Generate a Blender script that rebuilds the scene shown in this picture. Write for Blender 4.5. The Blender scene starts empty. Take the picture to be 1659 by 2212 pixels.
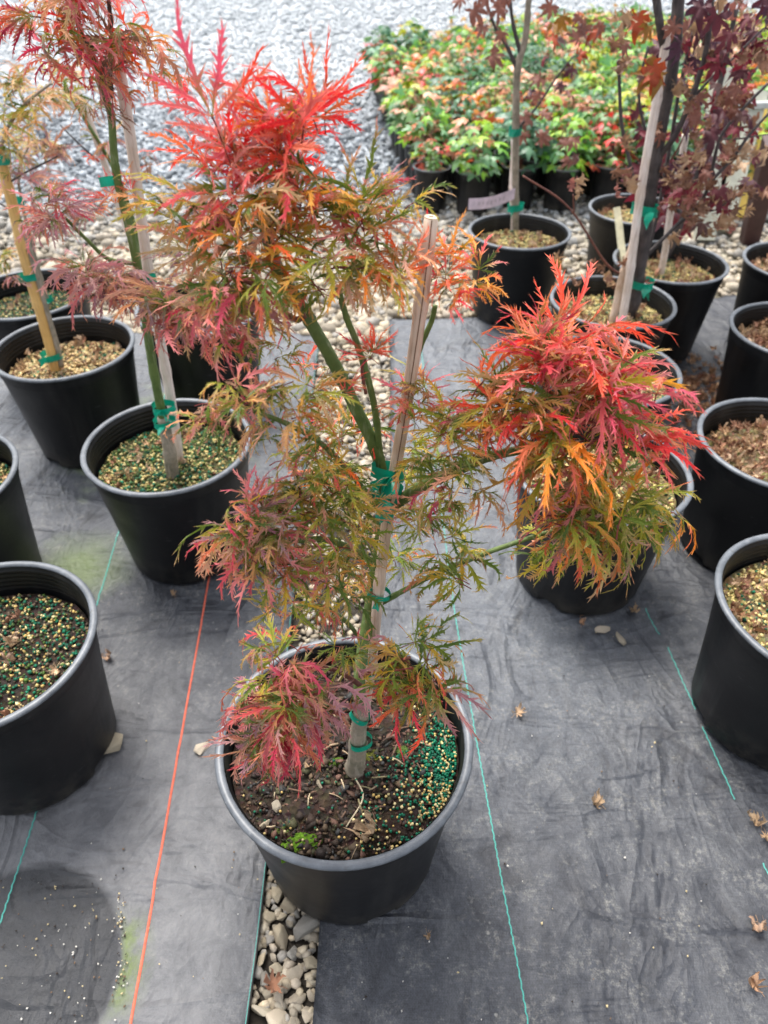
import bpy, math, random
import numpy as np
from mathutils import Vector, Matrix, Euler, noise
R_ = math.radians
random.seed(7)
rng = np.random.default_rng(7)
scn = bpy.context.scene
COL = scn.collection

# ---------------------------------------------------------------- camera, sky, sun, exposure
CAM_H, PITCH, FPX = 0.996, R_(40.93), 1542.0          # metres, below the horizon, focal length in 1659-px-wide pixels
cd = bpy.data.cameras.new('camera'); cam = bpy.data.objects.new('camera', cd); COL.objects.link(cam)
cam.location = (0, 0, CAM_H); cam.rotation_euler = (math.pi/2 - PITCH, 0, 0)
cd.sensor_fit = 'VERTICAL'; cd.sensor_height = 36.0; cd.lens = 36.0*FPX/2212.0
cd.clip_start = 0.02; cd.clip_end = 300
cd.dof.use_dof = True; cd.dof.focus_distance = 0.66; cd.dof.aperture_fstop = 7.5
scn.camera = cam

SUN_EL, SUN_AZ = R_(66), R_(-25)      # direction towards the sun, azimuth from +Y towards +X
w = bpy.data.worlds.new('World'); scn.world = w; w.use_nodes = True
nt = w.node_tree; nt.nodes.clear()
sky = nt.nodes.new('ShaderNodeTexSky'); sky.sky_type = 'NISHITA'; sky.sun_disc = False
sky.sun_elevation = SUN_EL; sky.sun_rotation = SUN_AZ; sky.dust_density = 3.0; sky.air_density = 1.0
hs = nt.nodes.new('ShaderNodeHueSaturation'); hs.inputs['Saturation'].default_value = 0.30; hs.inputs['Value'].default_value = 1.35
bg = nt.nodes.new('ShaderNodeBackground'); bg.inputs['Strength'].default_value = 0.13
wo = nt.nodes.new('ShaderNodeOutputWorld')
nt.links.new(sky.outputs[0], hs.inputs['Color']); nt.links.new(hs.outputs[0], bg.inputs[0]); nt.links.new(bg.outputs[0], wo.inputs[0])
sd = bpy.data.lights.new('sun', 'SUN'); sun = bpy.data.objects.new('sun', sd); COL.objects.link(sun)
sd.energy = 2.1; sd.angle = R_(24); sd.color = (1.0, 0.96, 0.9)
sv = Vector((math.sin(SUN_AZ)*math.cos(SUN_EL), math.cos(SUN_AZ)*math.cos(SUN_EL), math.sin(SUN_EL)))
sun.rotation_euler = (-sv).to_track_quat('-Z', 'Y').to_euler(); sun.location = sv*10
scn.view_settings.view_transform = 'Standard'; scn.view_settings.look = 'None'
scn.view_settings.exposure = 1.22; scn.view_settings.gamma = 1.0; scn.view_settings.use_curve_mapping = False

# ---------------------------------------------------------------- helpers
_c, _s = math.cos(PITCH), math.sin(PITCH)
def P(px, py, Y):
    """point seen at pixel (px, py) of the 1659x2212 frame that stands in the plane y = Y"""
    x = (px-829.5)/FPX; y = (1106-py)/FPX
    t = Y/(_c+y*_s)
    return Vector((x*t, Y, CAM_H+(-_s+y*_c)*t))
def G(px, py, z=0.0):
    x = (px-829.5)/FPX; y = (1106-py)/FPX
    t = (CAM_H-z)/(_s-y*_c)
    return Vector((x*t, (_c+y*_s)*t, z))
def dist_px(p):            # metres per pixel at point p
    return ((p.y)*_c-(p.z-CAM_H)*_s)/FPX

def tag(o, label=None, cat=None, group=None, kind=None):
    if label: o['label'] = label
    if cat: o['category'] = cat
    if group: o['group'] = group
    if kind: o['kind'] = kind
    return o
def empty(name, loc, label=None, cat=None, group=None, rz=0.0):
    o = bpy.data.objects.new(name, None); COL.objects.link(o); o.location = loc; o.rotation_euler = (0, 0, rz)
    o.empty_display_size = 0.05
    return tag(o, label, cat, group)
def link(name, me, parent=None):
    o = bpy.data.objects.new(name, me); COL.objects.link(o)
    if parent: o.parent = parent
    return o

class MB:
    def __init__(s): s.v = []; s.f = []; s.c = []; s.t = []
    def add(s, vs, fs, col=None, tip=None):
        b = len(s.v); s.v.extend([tuple(v) for v in vs]); s.f.extend([tuple(i+b for i in f) for f in fs])
        if col is None: col = (1, 1, 1, 1)
        if isinstance(col, list): s.c.extend(col)
        else: s.c.extend([col]*len(vs))
        if tip is None: tip = (1, 1, 1, 1)
        s.t.extend([tip]*len(vs))
    def mesh(s, name, mat, smooth=True, tips=False):
        me = bpy.data.meshes.new(name); me.from_pydata(s.v, [], s.f)
        a = me.color_attributes.new('tint', 'FLOAT_COLOR', 'POINT')
        a.data.foreach_set('color', np.array(s.c, dtype=np.float32).ravel())
        if tips:
            b = me.color_attributes.new('tipcol', 'FLOAT_COLOR', 'POINT')
            b.data.foreach_set('color', np.array(s.t, dtype=np.float32).ravel())
        if smooth: me.shade_smooth()
        for m in (mat if isinstance(mat, (list, tuple)) else [mat]): me.materials.append(m)
        return me
def np_mesh(name, V, F, C, mat, smooth=False):
    me = bpy.data.meshes.new(name)
    n, m, k = len(V), len(F), F.shape[1]
    me.vertices.add(n); me.vertices.foreach_set('co', V.astype(np.float32).ravel())
    me.loops.add(m*k); me.loops.foreach_set('vertex_index', F.astype(np.int32).ravel())
    me.polygons.add(m); me.polygons.foreach_set('loop_start', np.arange(m, dtype=np.int32)*k)
    me.update(calc_edges=True)
    a = me.color_attributes.new('tint', 'FLOAT_COLOR', 'POINT'); a.data.foreach_set('color', C.astype(np.float32).ravel())
    me.materials.append(mat)
    if smooth: me.shade_smooth()
    me.validate(); return me

def catmull(pts, sub=5):
    pts = [Vector(p) for p in pts]
    if len(pts) < 3: return [pts[0].lerp(pts[-1], i/sub) for i in range(sub+1)]
    out = []
    q = [pts[0]*2-pts[1]]+pts+[pts[-1]*2-pts[-2]]
    for i in range(1, len(q)-2):
        for j in range(sub):
            t = j/sub; a, b, c, d = q[i-1:i+3]
            out.append(0.5*((2*b)+(c-a)*t+(2*a-5*b+4*c-d)*t*t+(3*b-a-3*c+d)*t**3))
    out.append(pts[-1]); return out
def tube(mb, pts, radii, n=8, col=None, cap=True, bump=0.0, seed=0):
    pts = [Vector(p) for p in pts]; m = len(pts)
    if not hasattr(radii, '__len__'): radii = [radii]*m
    vs = []; fs = []; up = Vector((0.3, 0.9, 0.2)).normalized(); cols = []
    for i, p in enumerate(pts):
        d = (pts[min(i+1, m-1)]-pts[max(i-1, 0)])
        if d.length < 1e-9: d = Vector((0, 0, 1))
        d.normalize(); a = d.cross(up)
        if a.length < 1e-3: a = d.cross(Vector((1, 0, 0)))
        a.normalize(); b = d.cross(a); up = -b if False else up
        for k in range(n):
            th = 2*math.pi*k/n; r = radii[i]*(1+bump*noise.noise(Vector((seed+k*1.7, i*0.9, seed*3.1))))
            vs.append(p+(a*math.cos(th)+b*math.sin(th))*r)
    for i in range(m-1):
        for k in range(n):
            fs.append((i*n+k, i*n+(k+1) % n, (i+1)*n+(k+1) % n, (i+1)*n+k))
    if cap:
        fs.append(tuple(range(n))[::-1]); fs.append(tuple((m-1)*n+k for k in range(n)))
    mb.add(vs, fs, col)
def lathe(mb, prof, n=64, rfun=None, col=None):
    vs = []; fs = []
    for i, (r, z) in enumerate(prof):
        for k in range(n):
            th = 2*math.pi*k/n; rr = r if rfun is None else rfun(i, k, r, z)
            vs.append((rr*math.cos(th), rr*math.sin(th), z))
    for i in range(len(prof)-1):
        for k in range(n): fs.append((i*n+k, i*n+(k+1) % n, (i+1)*n+(k+1) % n, (i+1)*n+k))
    mb.add(vs, fs, col)

# ---------------------------------------------------------------- materials
class N:
    def __init__(s, name):
        s.m = bpy.data.materials.new(name); s.m.use_nodes = True; s.t = s.m.node_tree; s.t.nodes.clear()
        s.out = s.t.nodes.new('ShaderNodeOutputMaterial')
    def n(s, typ, **kw):
        o = s.t.nodes.new(typ)
        for k, v in kw.items():
            if k.startswith('i_'):
                key = k[2:]; key = int(key) if key.isdigit() else key.replace('_', ' ')
                o.inputs[key].default_value = v
            else: setattr(o, k, v)
        return o
    def l(s, a, b): s.t.links.new(a, b)
    def obj(s): return s.n('ShaderNodeTexCoord').outputs['Object']
    def noise(s, scale, detail=4, rough=0.6, vec=None, dist=0.0):
        o = s.n('ShaderNodeTexNoise', i_Scale=scale, i_Detail=detail, i_Roughness=rough, i_Distortion=dist)
        s.l(vec if vec is not None else s.obj(), o.inputs['Vector']); return o.outputs['Fac']
    def ramp(s, fac, stops):
        o = s.n('ShaderNodeValToRGB'); e = o.color_ramp.elements
        while len(e) < len(stops): e.new(0.5)
        for q, (p, c) in zip(e, stops): q.position = p; q.color = (*c, 1) if len(c) == 3 else c
        s.l(fac, o.inputs[0]); return o.outputs[0]
    def mix(s, fac, a, b, mode='MIX'):
        o = s.n('ShaderNodeMix', data_type='RGBA', blend_type=mode)
        for sock, v in ((o.inputs[0], fac), (o.inputs[6], a), (o.inputs[7], b)):
            if hasattr(v, 'links') or isinstance(v, bpy.types.NodeSocket): s.l(v, sock)
            else: sock.default_value = v if not isinstance(v, tuple) or len(v) == 4 else (*v, 1)
        return o.outputs[2]
    def math(s, op, a, b=0.0, c=None, clamp=False):
        o = s.n('ShaderNodeMath', operation=op, use_clamp=clamp)
        for i, v in enumerate([a, b] if c is None else [a, b, c]):
            if isinstance(v, bpy.types.NodeSocket): s.l(v, o.inputs[i])
            else: o.inputs[i].default_value = v
        return o.outputs[0]
    def mrange(s, v, a, b, c=0.0, d=1.0):
        o = s.n('ShaderNodeMapRange', i_1=a, i_2=b, i_3=c, i_4=d); s.l(v, o.inputs[0]); return o.outputs[0]
    def bsdf(s, color, rough=0.6, bump=None, bdist=0.002, bstr=0.5, spec=0.5, trans=None, **kw):
        b = s.n('ShaderNodeBsdfPrincipled')
        if isinstance(color, bpy.types.NodeSocket): s.l(color, b.inputs['Base Color'])
        else: b.inputs['Base Color'].default_value = (*color, 1)
        if isinstance(rough, bpy.types.NodeSocket): s.l(rough, b.inputs['Roughness'])
        else: b.inputs['Roughness'].default_value = rough
        b.inputs['Specular IOR Level'].default_value = spec
        nrm = None
        if bump is not None:
            bp = s.n('ShaderNodeBump', i_Strength=bstr, i_Distance=bdist); s.l(bump, bp.inputs['Height'])
            s.l(bp.outputs[0], b.inputs['Normal']); nrm = bp.outputs[0]
        o = b.outputs[0]
        if trans:
            tr = s.n('ShaderNodeBsdfTranslucent')
            if isinstance(color, bpy.types.NodeSocket): s.l(color, tr.inputs[0])
            else: tr.inputs[0].default_value = (*color, 1)
            if nrm: s.l(nrm, tr.inputs['Normal'])
            mx = s.n('ShaderNodeMixShader', i_0=trans); s.l(o, mx.inputs[1]); s.l(tr.outputs[0], mx.inputs[2]); o = mx.outputs[0]
        s.l(o, s.out.inputs[0]); return s.m

def m_plastic():
    q = N('black_pot_plastic'); a = q.noise(9, 5, .65); b = q.noise(160, 3, .7)
    oi = q.n('ShaderNodeObjectInfo').outputs['Random']
    col = q.mix(q.mrange(a, .45, .75), (0.0045, 0.0048, 0.0055), (0.011, 0.011, 0.012))
    sp = q.mrange(b, .68, .74); col = q.mix(q.math('MULTIPLY', sp, .35), col, (0.09, 0.08, 0.075))
    vm = q.n('ShaderNodeMapping'); vm.inputs['Scale'].default_value = (14, 14, 2.0); q.l(q.obj(), vm.inputs[0])
    st = q.noise(1, 4, .6, vm.outputs[0]); col = q.mix(q.mrange(st, .54, .78, 0, .6), col, (0.040, 0.038, 0.034))
    sz_ = q.n('ShaderNodeSeparateXYZ'); q.l(q.obj(), sz_.inputs[0])
    low = q.math('MULTIPLY', q.mrange(sz_.outputs[2], .07, .0), q.mrange(q.noise(24, 5, .7), .42, .66)); col = q.mix(q.math('MULTIPLY', low, .55), col, (.075, .066, .052, 1))
    vs_ = q.n('ShaderNodeMapping'); vs_.inputs['Scale'].default_value = (30, 30, 190); vs_.inputs['Rotation'].default_value = (.35, .2, 0); q.l(q.obj(), vs_.inputs[0])
    scr = q.mrange(q.noise(1, 3, .6, vs_.outputs[0]), .68, .73); col = q.mix(q.math('MULTIPLY', scr, .45), col, (.07, .07, .072, 1))
    return q.bsdf(col, q.mrange(a, .3, .7, .36, .55), bump=b, bdist=.0004, bstr=.4, spec=.32)
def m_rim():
    q = N('rim_plastic_sky_sheen'); a = q.noise(22, 5, .7); b = q.noise(120, 4, .7)
    col = q.mix(q.mrange(a, .35, .7), (0.060, 0.068, 0.078), (0.155, 0.168, 0.185))  # grey-blue base has the sky's reflection on black plastic painted in
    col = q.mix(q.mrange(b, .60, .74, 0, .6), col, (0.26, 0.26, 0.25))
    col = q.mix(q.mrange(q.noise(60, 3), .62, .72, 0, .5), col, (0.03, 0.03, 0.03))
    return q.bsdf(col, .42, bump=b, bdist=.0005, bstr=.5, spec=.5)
def m_attr(name, rough=.7, trans=None, bumpscale=None, gain=1.0, spec=.4, varscale=60, bd=.0008):
    q = N(name); at = q.n('ShaderNodeAttribute', attribute_name='tint').outputs['Color']
    v = q.noise(varscale, 4, .65)
    col = q.mix(1.0, at, q.ramp(v, [(.3, (.62, .62, .62)), (.7, (1.25, 1.22, 1.18))]), 'MULTIPLY')
    return q.bsdf(col, rough, bump=(q.noise(bumpscale, 4, .7) if bumpscale else None), bdist=bd, bstr=.7, trans=trans, spec=spec)
def m_soil(name, c1, c2, c3):
    q = N(name); a = q.noise(45, 6, .75); v = q.n('ShaderNodeTexVoronoi', i_Scale=150.0); q.l(q.obj(), v.inputs['Vector'])
    col = q.ramp(a, [(.3, c1), (.55, c2), (.75, c3)])
    col = q.mix(.45, col, q.mix(1.0, col, v.outputs['Color'], 'MULTIPLY'))
    return q.bsdf(col, .85, bump=v.outputs['Distance'], bdist=.004, bstr=1.0, spec=.25)
def m_laceleaf(name, from_attr):
    """tint.r = way along the lobe, tint.g = edge of the blade, tint.b = lobe's own number, tint.a = petiole"""
    q = N(name); at = q.n('ShaderNodeAttribute', attribute_name='tint')
    sp = q.n('ShaderNodeSeparateColor'); q.l(at.outputs['Color'], sp.inputs[0])
    if from_attr:
        tp = q.n('ShaderNodeAttribute', attribute_name='tipcol'); tip, green = tp.outputs['Color'], tp.outputs['Alpha']
    else:
        oi = q.n('ShaderNodeObjectInfo'); tip, green = oi.outputs['Color'], oi.outputs['Alpha']
    t, e, lb = sp.outputs
    nz = q.noise(55, 3, .6)
    gcol = q.ramp(q.math('ADD', q.math('MULTIPLY', lb, .6), q.math('MULTIPLY', nz, .4)),
                  [(.18, (.06, .11, .015)), (.42, (.17, .23, .025)), (.60, (.36, .36, .035)), (.8, (.66, .38, .03))])
    # green holds near the leaf's middle; alpha says how far out
    f = q.math('SUBTRACT', q.math('ADD', t, q.math('MULTIPLY', q.math('SUBTRACT', nz, .5), .8)), green)
    f = q.math('ADD', f, q.math('MULTIPLY', q.math('SUBTRACT', lb, .5), .6))
    f = q.mrange(f, -.2, .2)
    alt = q.ramp(q.math('FRACT', q.math('MULTIPLY', lb, 7.3)), [(0, (.88, .30, .04)), (.3, (.72, .40, .36)), (.6, (.80, .10, .10)), (.8, (.80, .34, .08)), (1, (.48, .24, .30))])
    tcol = q.mix(q.mrange(q.math('FRACT', q.math('MULTIPLY', lb, 3.1)), .45, .75, 0, .5), tip, alt)
    tcol = q.mix(q.mrange(nz, .5, .72, 0, .25), tcol, (.72, .36, .20, 1))
    col = q.mix(f, gcol, tcol)
    ef = q.math('MULTIPLY', q.mrange(e, .3, .95), q.mrange(q.noise(34, 2), .38, .58, .08, .75))
    col = q.mix(ef, col, q.mix(q.mrange(nz, .4, .6), (.80, .58, .34, 1), (.78, .36, .18, 1)))
    dry = q.math('MULTIPLY', q.mrange(t, .82, 1.0), q.mrange(q.noise(18, 2), .5, .62))
    col = q.mix(dry, col, (.42, .22, .11, 1))
    col = q.mix(q.math('SUBTRACT', 1.0, at.outputs['Alpha']), col, (.24, .04, .035, 1))
    wv = q.noise(240, 2, .5)
    return q.bsdf(col, .48, bump=wv, bdist=.0008, bstr=.6, trans=.36, spec=.4)
def m_bark(name, c1, c2, c3, sc=1.0):
    q = N(name); vm = q.n('ShaderNodeMapping'); vm.inputs['Scale'].default_value = (1, 1, .12); q.l(q.obj(), vm.inputs[0])
    a = q.noise(260*sc, 4, .6, vm.outputs[0]); b = q.noise(40*sc, 4, .7)
    col = q.ramp(b, [(.3, c1), (.6, c2)]); col = q.mix(q.mrange(a, .55, .75, 0, .7), col, (*c3, 1))
    return q.bsdf(col, .6, bump=a, bdist=.0008, bstr=.7, spec=.35)

M_PLASTIC = m_plastic(); M_RIM = m_rim()
M_STONE = m_attr('gravel_stone', .85, bumpscale=130, varscale=85, spec=.25, bd=.0030)
M_CHIP = m_attr('chips', .75, varscale=90, bumpscale=200)
M_BEAD = m_attr('fertilizer_bead', .5, varscale=20, spec=.3)
M_LITTER = m_attr('dry_leaf', .8, trans=.2, varscale=70, bumpscale=150)
M_PLEAF = m_attr('palmate_leaf', .5, trans=.3, varscale=50, bumpscale=180, bd=.0005)
M_SLEAF = m_attr('seedling_leaf', .42, trans=.35, varscale=25, spec=.6)
M_LACE = m_laceleaf('laceleaf', False); M_LACE_A = m_laceleaf('laceleaf_joined', True)
M_SOILD = m_soil('dark_potting_soil', (.012, .008, .005), (.034, .021, .014), (.085, .056, .036))
M_SOILM = m_soil('mossy_potting_soil', (.02, .022, .008), (.06, .06, .02), (.20, .16, .07))
M_SOILT = m_soil('tan_potting_soil', (.08, .05, .025), (.26, .19, .09), (.45, .36, .19))
M_GBARK = m_bark('green_bark', (.055, .095, .022), (.11, .16, .04), (.30, .32, .20))
M_DBARK = m_bark('dark_bark', (.030, .025, .026), (.075, .062, .06), (.15, .12, .10))
M_TBARK = m_bark('pale_bark', (.13, .12, .08), (.30, .25, .19), (.48, .42, .35))
M_RTWIG = m_bark('red_twig', (.10, .035, .03), (.17, .06, .04), (.24, .12, .08))
M_MOSS = m_attr('moss', .9, varscale=300, bumpscale=500, bd=.002)
def m_bamboo(name, c1, c2):
    q = N(name); vm = q.n('ShaderNodeMapping'); vm.inputs['Scale'].default_value = (1, 1, .05); q.l(q.obj(), vm.inputs[0])
    a = q.noise(350, 4, .6, vm.outputs[0]); b = q.noise(14, 3, .6)
    col = q.mix(q.mrange(b, .35, .65), (*c1, 1), (*c2, 1)); col = q.mix(q.mrange(a, .5, .75, 0, .6), col, (.20, .11, .06, 1))
    return q.bsdf(col, .5, bump=a, bdist=.0005, bstr=.6, spec=.4)
M_BAMBOO = m_bamboo('weathered_bamboo', (.46, .31, .20), (.74, .60, .50))
M_BAMBOOP = m_bamboo('pale_bamboo', (.62, .50, .41), (.80, .70, .64))
M_BAMBOOY = m_bamboo('yellow_bamboo', (.58, .33, .10), (.72, .46, .17))
def m_flat(name, c, rough=.5, trans=None, spec=.5, sc=40):
    q = N(name); a = q.noise(sc, 4, .6)
    col = q.mix(q.mrange(a, .3, .7), tuple(x*.75 for x in c), tuple(min(1, x*1.15) for x in c))
    return q.bsdf(col, rough, bump=a, bdist=.001, bstr=.3, trans=trans, spec=spec)
M_TIE = m_flat('green_tie_tape', (.002, .30, .19), .4, .25)
M_CORK = m_flat('cut_bamboo', (.78, .66, .46), .8); M_HOLE = m_flat('pith', (.14, .07, .03), .9)
M_TAG = m_flat('pink_tag', (.66, .55, .62), .6, .1); M_CREAM = m_flat('cream_plastic', (.72, .66, .44), .5)
M_LINEO = m_flat('orange_marking_cord', (.58, .11, .06), .75, sc=200); M_LINEG = m_flat('green_marking_thread', (.06, .32, .27), .7, sc=300)

def m_fabric():
    q = N('woven_ground_fabric'); ob = q.obj()
    sx = q.n('ShaderNodeSeparateXYZ'); q.l(ob, sx.inputs[0]); X, Y = sx.outputs[0], sx.outputs[1]
    big = q.noise(3.2, 5, .65, dist=.6); mid = q.noise(19, 8, .78, dist=.4); fine = q.noise(70, 4, .7)
    vm = q.n('ShaderNodeMapping'); vm.inputs['Scale'].default_value = (22, 9, 1); vm.inputs['Rotation'].default_value = (0, 0, .15); q.l(ob, vm.inputs[0])
    streak = q.noise(1, 5, .7, vm.outputs[0], dist=.5)
    col = q.mix(q.mrange(mid, .34, .66), (.017, .018, .023, 1), (.058, .061, .071, 1))
    col = q.mix(q.mrange(big, .42, .68, 0, .7), col, (.085, .087, .096, 1))
    pt = q.math('MULTIPLY', q.math('MULTIPLY', q.mrange(X, -.06, .10), q.mrange(X, .62, .30)), q.math('MULTIPLY', q.mrange(Y, .35, .85), 1.0))
    pt2 = q.math('MULTIPLY', q.mrange(X, -.05, -.30), q.mrange(Y, .8, 1.5)); pt = q.math('MAXIMUM', pt, q.math('MULTIPLY', pt2, .7))
    col = q.mix(q.math('MULTIPLY', pt, q.mrange(mid, .25, .62, .25, .85)), col, (.155, .165, .18, 1))
    col = q.mix(q.mrange(streak, .50, .68, 0, .6), col, (.115, .115, .117, 1))
    col = q.mix(q.mrange(streak, .44, .30, 0, .8), col, (.022, .023, .028, 1))
    # pale dust patches made of many small specks
    sp = q.math('MULTIPLY', q.mrange(mid, .49, .62), q.mrange(q.noise(150, 5, .8), .46, .60)); col = q.mix(q.math('MULTIPLY', sp, .52), col, (.30, .28, .235, 1))
    ws = q.n('ShaderNodeTexVoronoi', i_Scale=38.0); q.l(ob, ws.inputs['Vector'])
    wsm = q.math('MULTIPLY', q.mrange(ws.outputs['Distance'], .10, .05), q.mrange(q.noise(9, 2), .52, .6)); col = q.mix(q.math('MULTIPLY', wsm, .6), col, (.38, .36, .31, 1))
    dk = q.noise(7.5, 3, .6, dist=1.0); col = q.mix(q.mrange(dk, .60, .70, 0, .7), col, (.022, .022, .026, 1))
    # weave: threads about 2.4 mm apart both ways
    wx = q.math('SINE', q.math('MULTIPLY', X, 1700.0)); wy = q.math('SINE', q.math('MULTIPLY', Y, 1400.0))
    wv = q.math('MULTIPLY', wx, wy)
    vx = q.n('ShaderNodeMapping'); vx.inputs['Scale'].default_value = (620, 140, 1); q.l(ob, vx.inputs[0]); vy = q.n('ShaderNodeMapping'); vy.inputs['Scale'].default_value = (130, 560, 1); q.l(ob, vy.inputs[0])
    th = q.math('ADD', q.noise(1, 2, .5, vx.outputs[0]), q.noise(1, 2, .5, vy.outputs[0])); thm = q.mrange(th, .78, 1.22)
    col = q.mix(thm, q.mix(1.0, col, (.70, .70, .71, 1), 'MULTIPLY'), q.mix(1.0, col, (1.28, 1.28, 1.27, 1), 'MULTIPLY'))
    col = q.mix(q.mrange(wv, -1, 1, 0, .30), col, q.mix(1.0, col, (1.9, 1.9, 1.88, 1), 'MULTIPLY'))
    col = q.mix(1.0, col, (.68, .70, .73, 1), 'MULTIPLY')
    def disc(cx, cy, r, soft=.012, wob=.03):
        dx = q.math('SUBTRACT', X, cx); dy = q.math('SUBTRACT', Y, cy)
        d = q.math('SQRT', q.math('ADD', q.math('MULTIPLY', dx, dx), q.math('MULTIPLY', dy, dy)))
        d = q.math('ADD', d, q.math('MULTIPLY', q.math('SUBTRACT', q.noise(14, 4, .6), .5), wob))
        return d, q.mrange(d, r+soft, r-soft)
    lf = q.math('MULTIPLY', q.mrange(X, -.14, -.22), q.mrange(Y, .85, .55)); col = q.mix(q.math('MULTIPLY', lf, q.mrange(mid, .3, .65, .35, .9)), col, (.150, .150, .155, 1))
    # clean dark ring where a pot used to stand, algae on its right edge
    d, mk = disc(-.455, .285, .132, .006, .012); col = q.mix(q.math('MULTIPLY', mk, .95), col, q.mix(q.mrange(fine, .3, .7), (.012, .013, .015, 1), (.020, .021, .025, 1)))
    band = q.math('MULTIPLY', q.mrange(d, .130, .137), q.mrange(d, .175, .142))
    side = q.math('MULTIPLY', q.mrange(X, -.36, -.335), q.math('MULTIPLY', q.mrange(Y, .23, .27), q.mrange(Y, .37, .33)))
    alg = q.math('MULTIPLY', q.math('MULTIPLY', band, side), q.mrange(q.noise(30, 4, .7), .36, .55)); col = q.mix(q.math('MULTIPLY', alg, .8), col, (.11, .15, .035, 1))
    d2, mk2 = disc(-.53, 1.42, .15, .10, .25)
    col = q.mix(q.math('MULTIPLY', mk2, q.mrange(mid, .40, .60, 0, .85)), col, (.22, .33, .05, 1))
    d3, mk3 = disc(-.60, .98, .07, .05, .1); col = q.mix(q.math('MULTIPLY', mk3, .5), col, (.14, .20, .04, 1))
    vr = q.n('ShaderNodeMapping'); vr.inputs['Scale'].default_value = (8, 4.5, 1); vr.inputs['Rotation'].default_value = (0, 0, -.3); q.l(ob, vr.inputs[0])
    rd = q.math('SUBTRACT', 1.0, q.math('MULTIPLY', q.math('ABSOLUTE', q.math('SUBTRACT', q.noise(1, 3, .55, vr.outputs[0], dist=.8), .5)), 9.0), clamp=True)
    vr2 = q.n('ShaderNodeMapping'); vr2.inputs['Scale'].default_value = (2.5, 9, 1); vr2.inputs['Location'].default_value = (7, 3, 0); q.l(ob, vr2.inputs[0])
    rd2 = q.math('SUBTRACT', 1.0, q.math('MULTIPLY', q.math('ABSOLUTE', q.math('SUBTRACT', q.noise(1, 3, .55, vr2.outputs[0], dist=.6), .5)), 14.0), clamp=True)
    rd = q.math('ADD', q.math('MULTIPLY', rd, 1.1), q.math('MULTIPLY', rd2, .7))
    h = q.math('ADD', rd, q.math('ADD', q.math('MULTIPLY', mid, 1.0), q.math('ADD', q.math('MULTIPLY', streak, .8), q.math('MULTIPLY', th, .10))))
    return q.bsdf(col, q.mrange(mid, .35, .65, .42, .62), bump=h, bdist=.008, bstr=.6, spec=.5)
M_FABRIC = m_fabric()
def m_ground():
    q = N('gravel_bed'); ob = q.obj(); sx = q.n('ShaderNodeSeparateXYZ'); q.l(ob, sx.inputs[0]); Y = sx.outputs[1]
    v1 = q.n('ShaderNodeTexVoronoi', i_Scale=34.0, i_Randomness=1.0); q.l(ob, v1.inputs['Vector'])
    v2 = q.n('ShaderNodeTexVoronoi', i_Scale=75.0); q.l(ob, v2.inputs['Vector'])
    g = q.n('ShaderNodeSeparateColor'); q.l(v1.outputs['Color'], g.inputs[0])
    val = q.math('ADD', q.math('MULTIPLY', g.outputs[0], .6), q.math('MULTIPLY', q.noise(9, 5, .7), .5))
    tan = q.ramp(val, [(.2, (.10, .09, .065)), (.5, (.25, .225, .165)), (.85, (.44, .40, .31))])
    grey = q.ramp(val, [(.15, (.05, .06, .07)), (.45, (.17, .19, .21)), (.85, (.40, .43, .46))])
    pale = q.ramp(val, [(.2, (.28, .30, .32)), (.7, (.48, .50, .52))])
    yw = q.math('ADD', Y, q.math('MULTIPLY', q.math('SUBTRACT', q.noise(1.1, 4, .6), .5), 1.6))
    col = q.mix(q.mrange(yw, 2.7, 3.5), tan, grey); col = q.mix(q.mrange(yw, 4.6, 6.6), col, pale)
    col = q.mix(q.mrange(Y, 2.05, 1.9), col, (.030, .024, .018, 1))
    h = q.math('ADD', q.math('MULTIPLY', v1.outputs['Distance'], -1.0), q.math('MULTIPLY', v2.outputs['Distance'], -.4))
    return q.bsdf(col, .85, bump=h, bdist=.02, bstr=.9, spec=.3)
M_GROUND = m_ground()

# ---------------------------------------------------------------- the ground
gb = MB()
xs = [-60, -20, -8, -4, -2, 0, 2, 4, 8, 20, 60]; ys = [-30, -6, -1, 0, 1, 2, 3, 5, 8, 14, 30, 110]
gb.add([(x, y, -.022) for y in ys for x in xs], [(j*11+i, j*11+i+1, (j+1)*11+i+1, (j+1)*11+i) for j in range(11) for i in range(10)])
ground = tag(link('gravel_ground', gb.mesh('gravel_ground', M_GROUND)), 'pale gravel yard running back from the pots', kind='structure')

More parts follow.
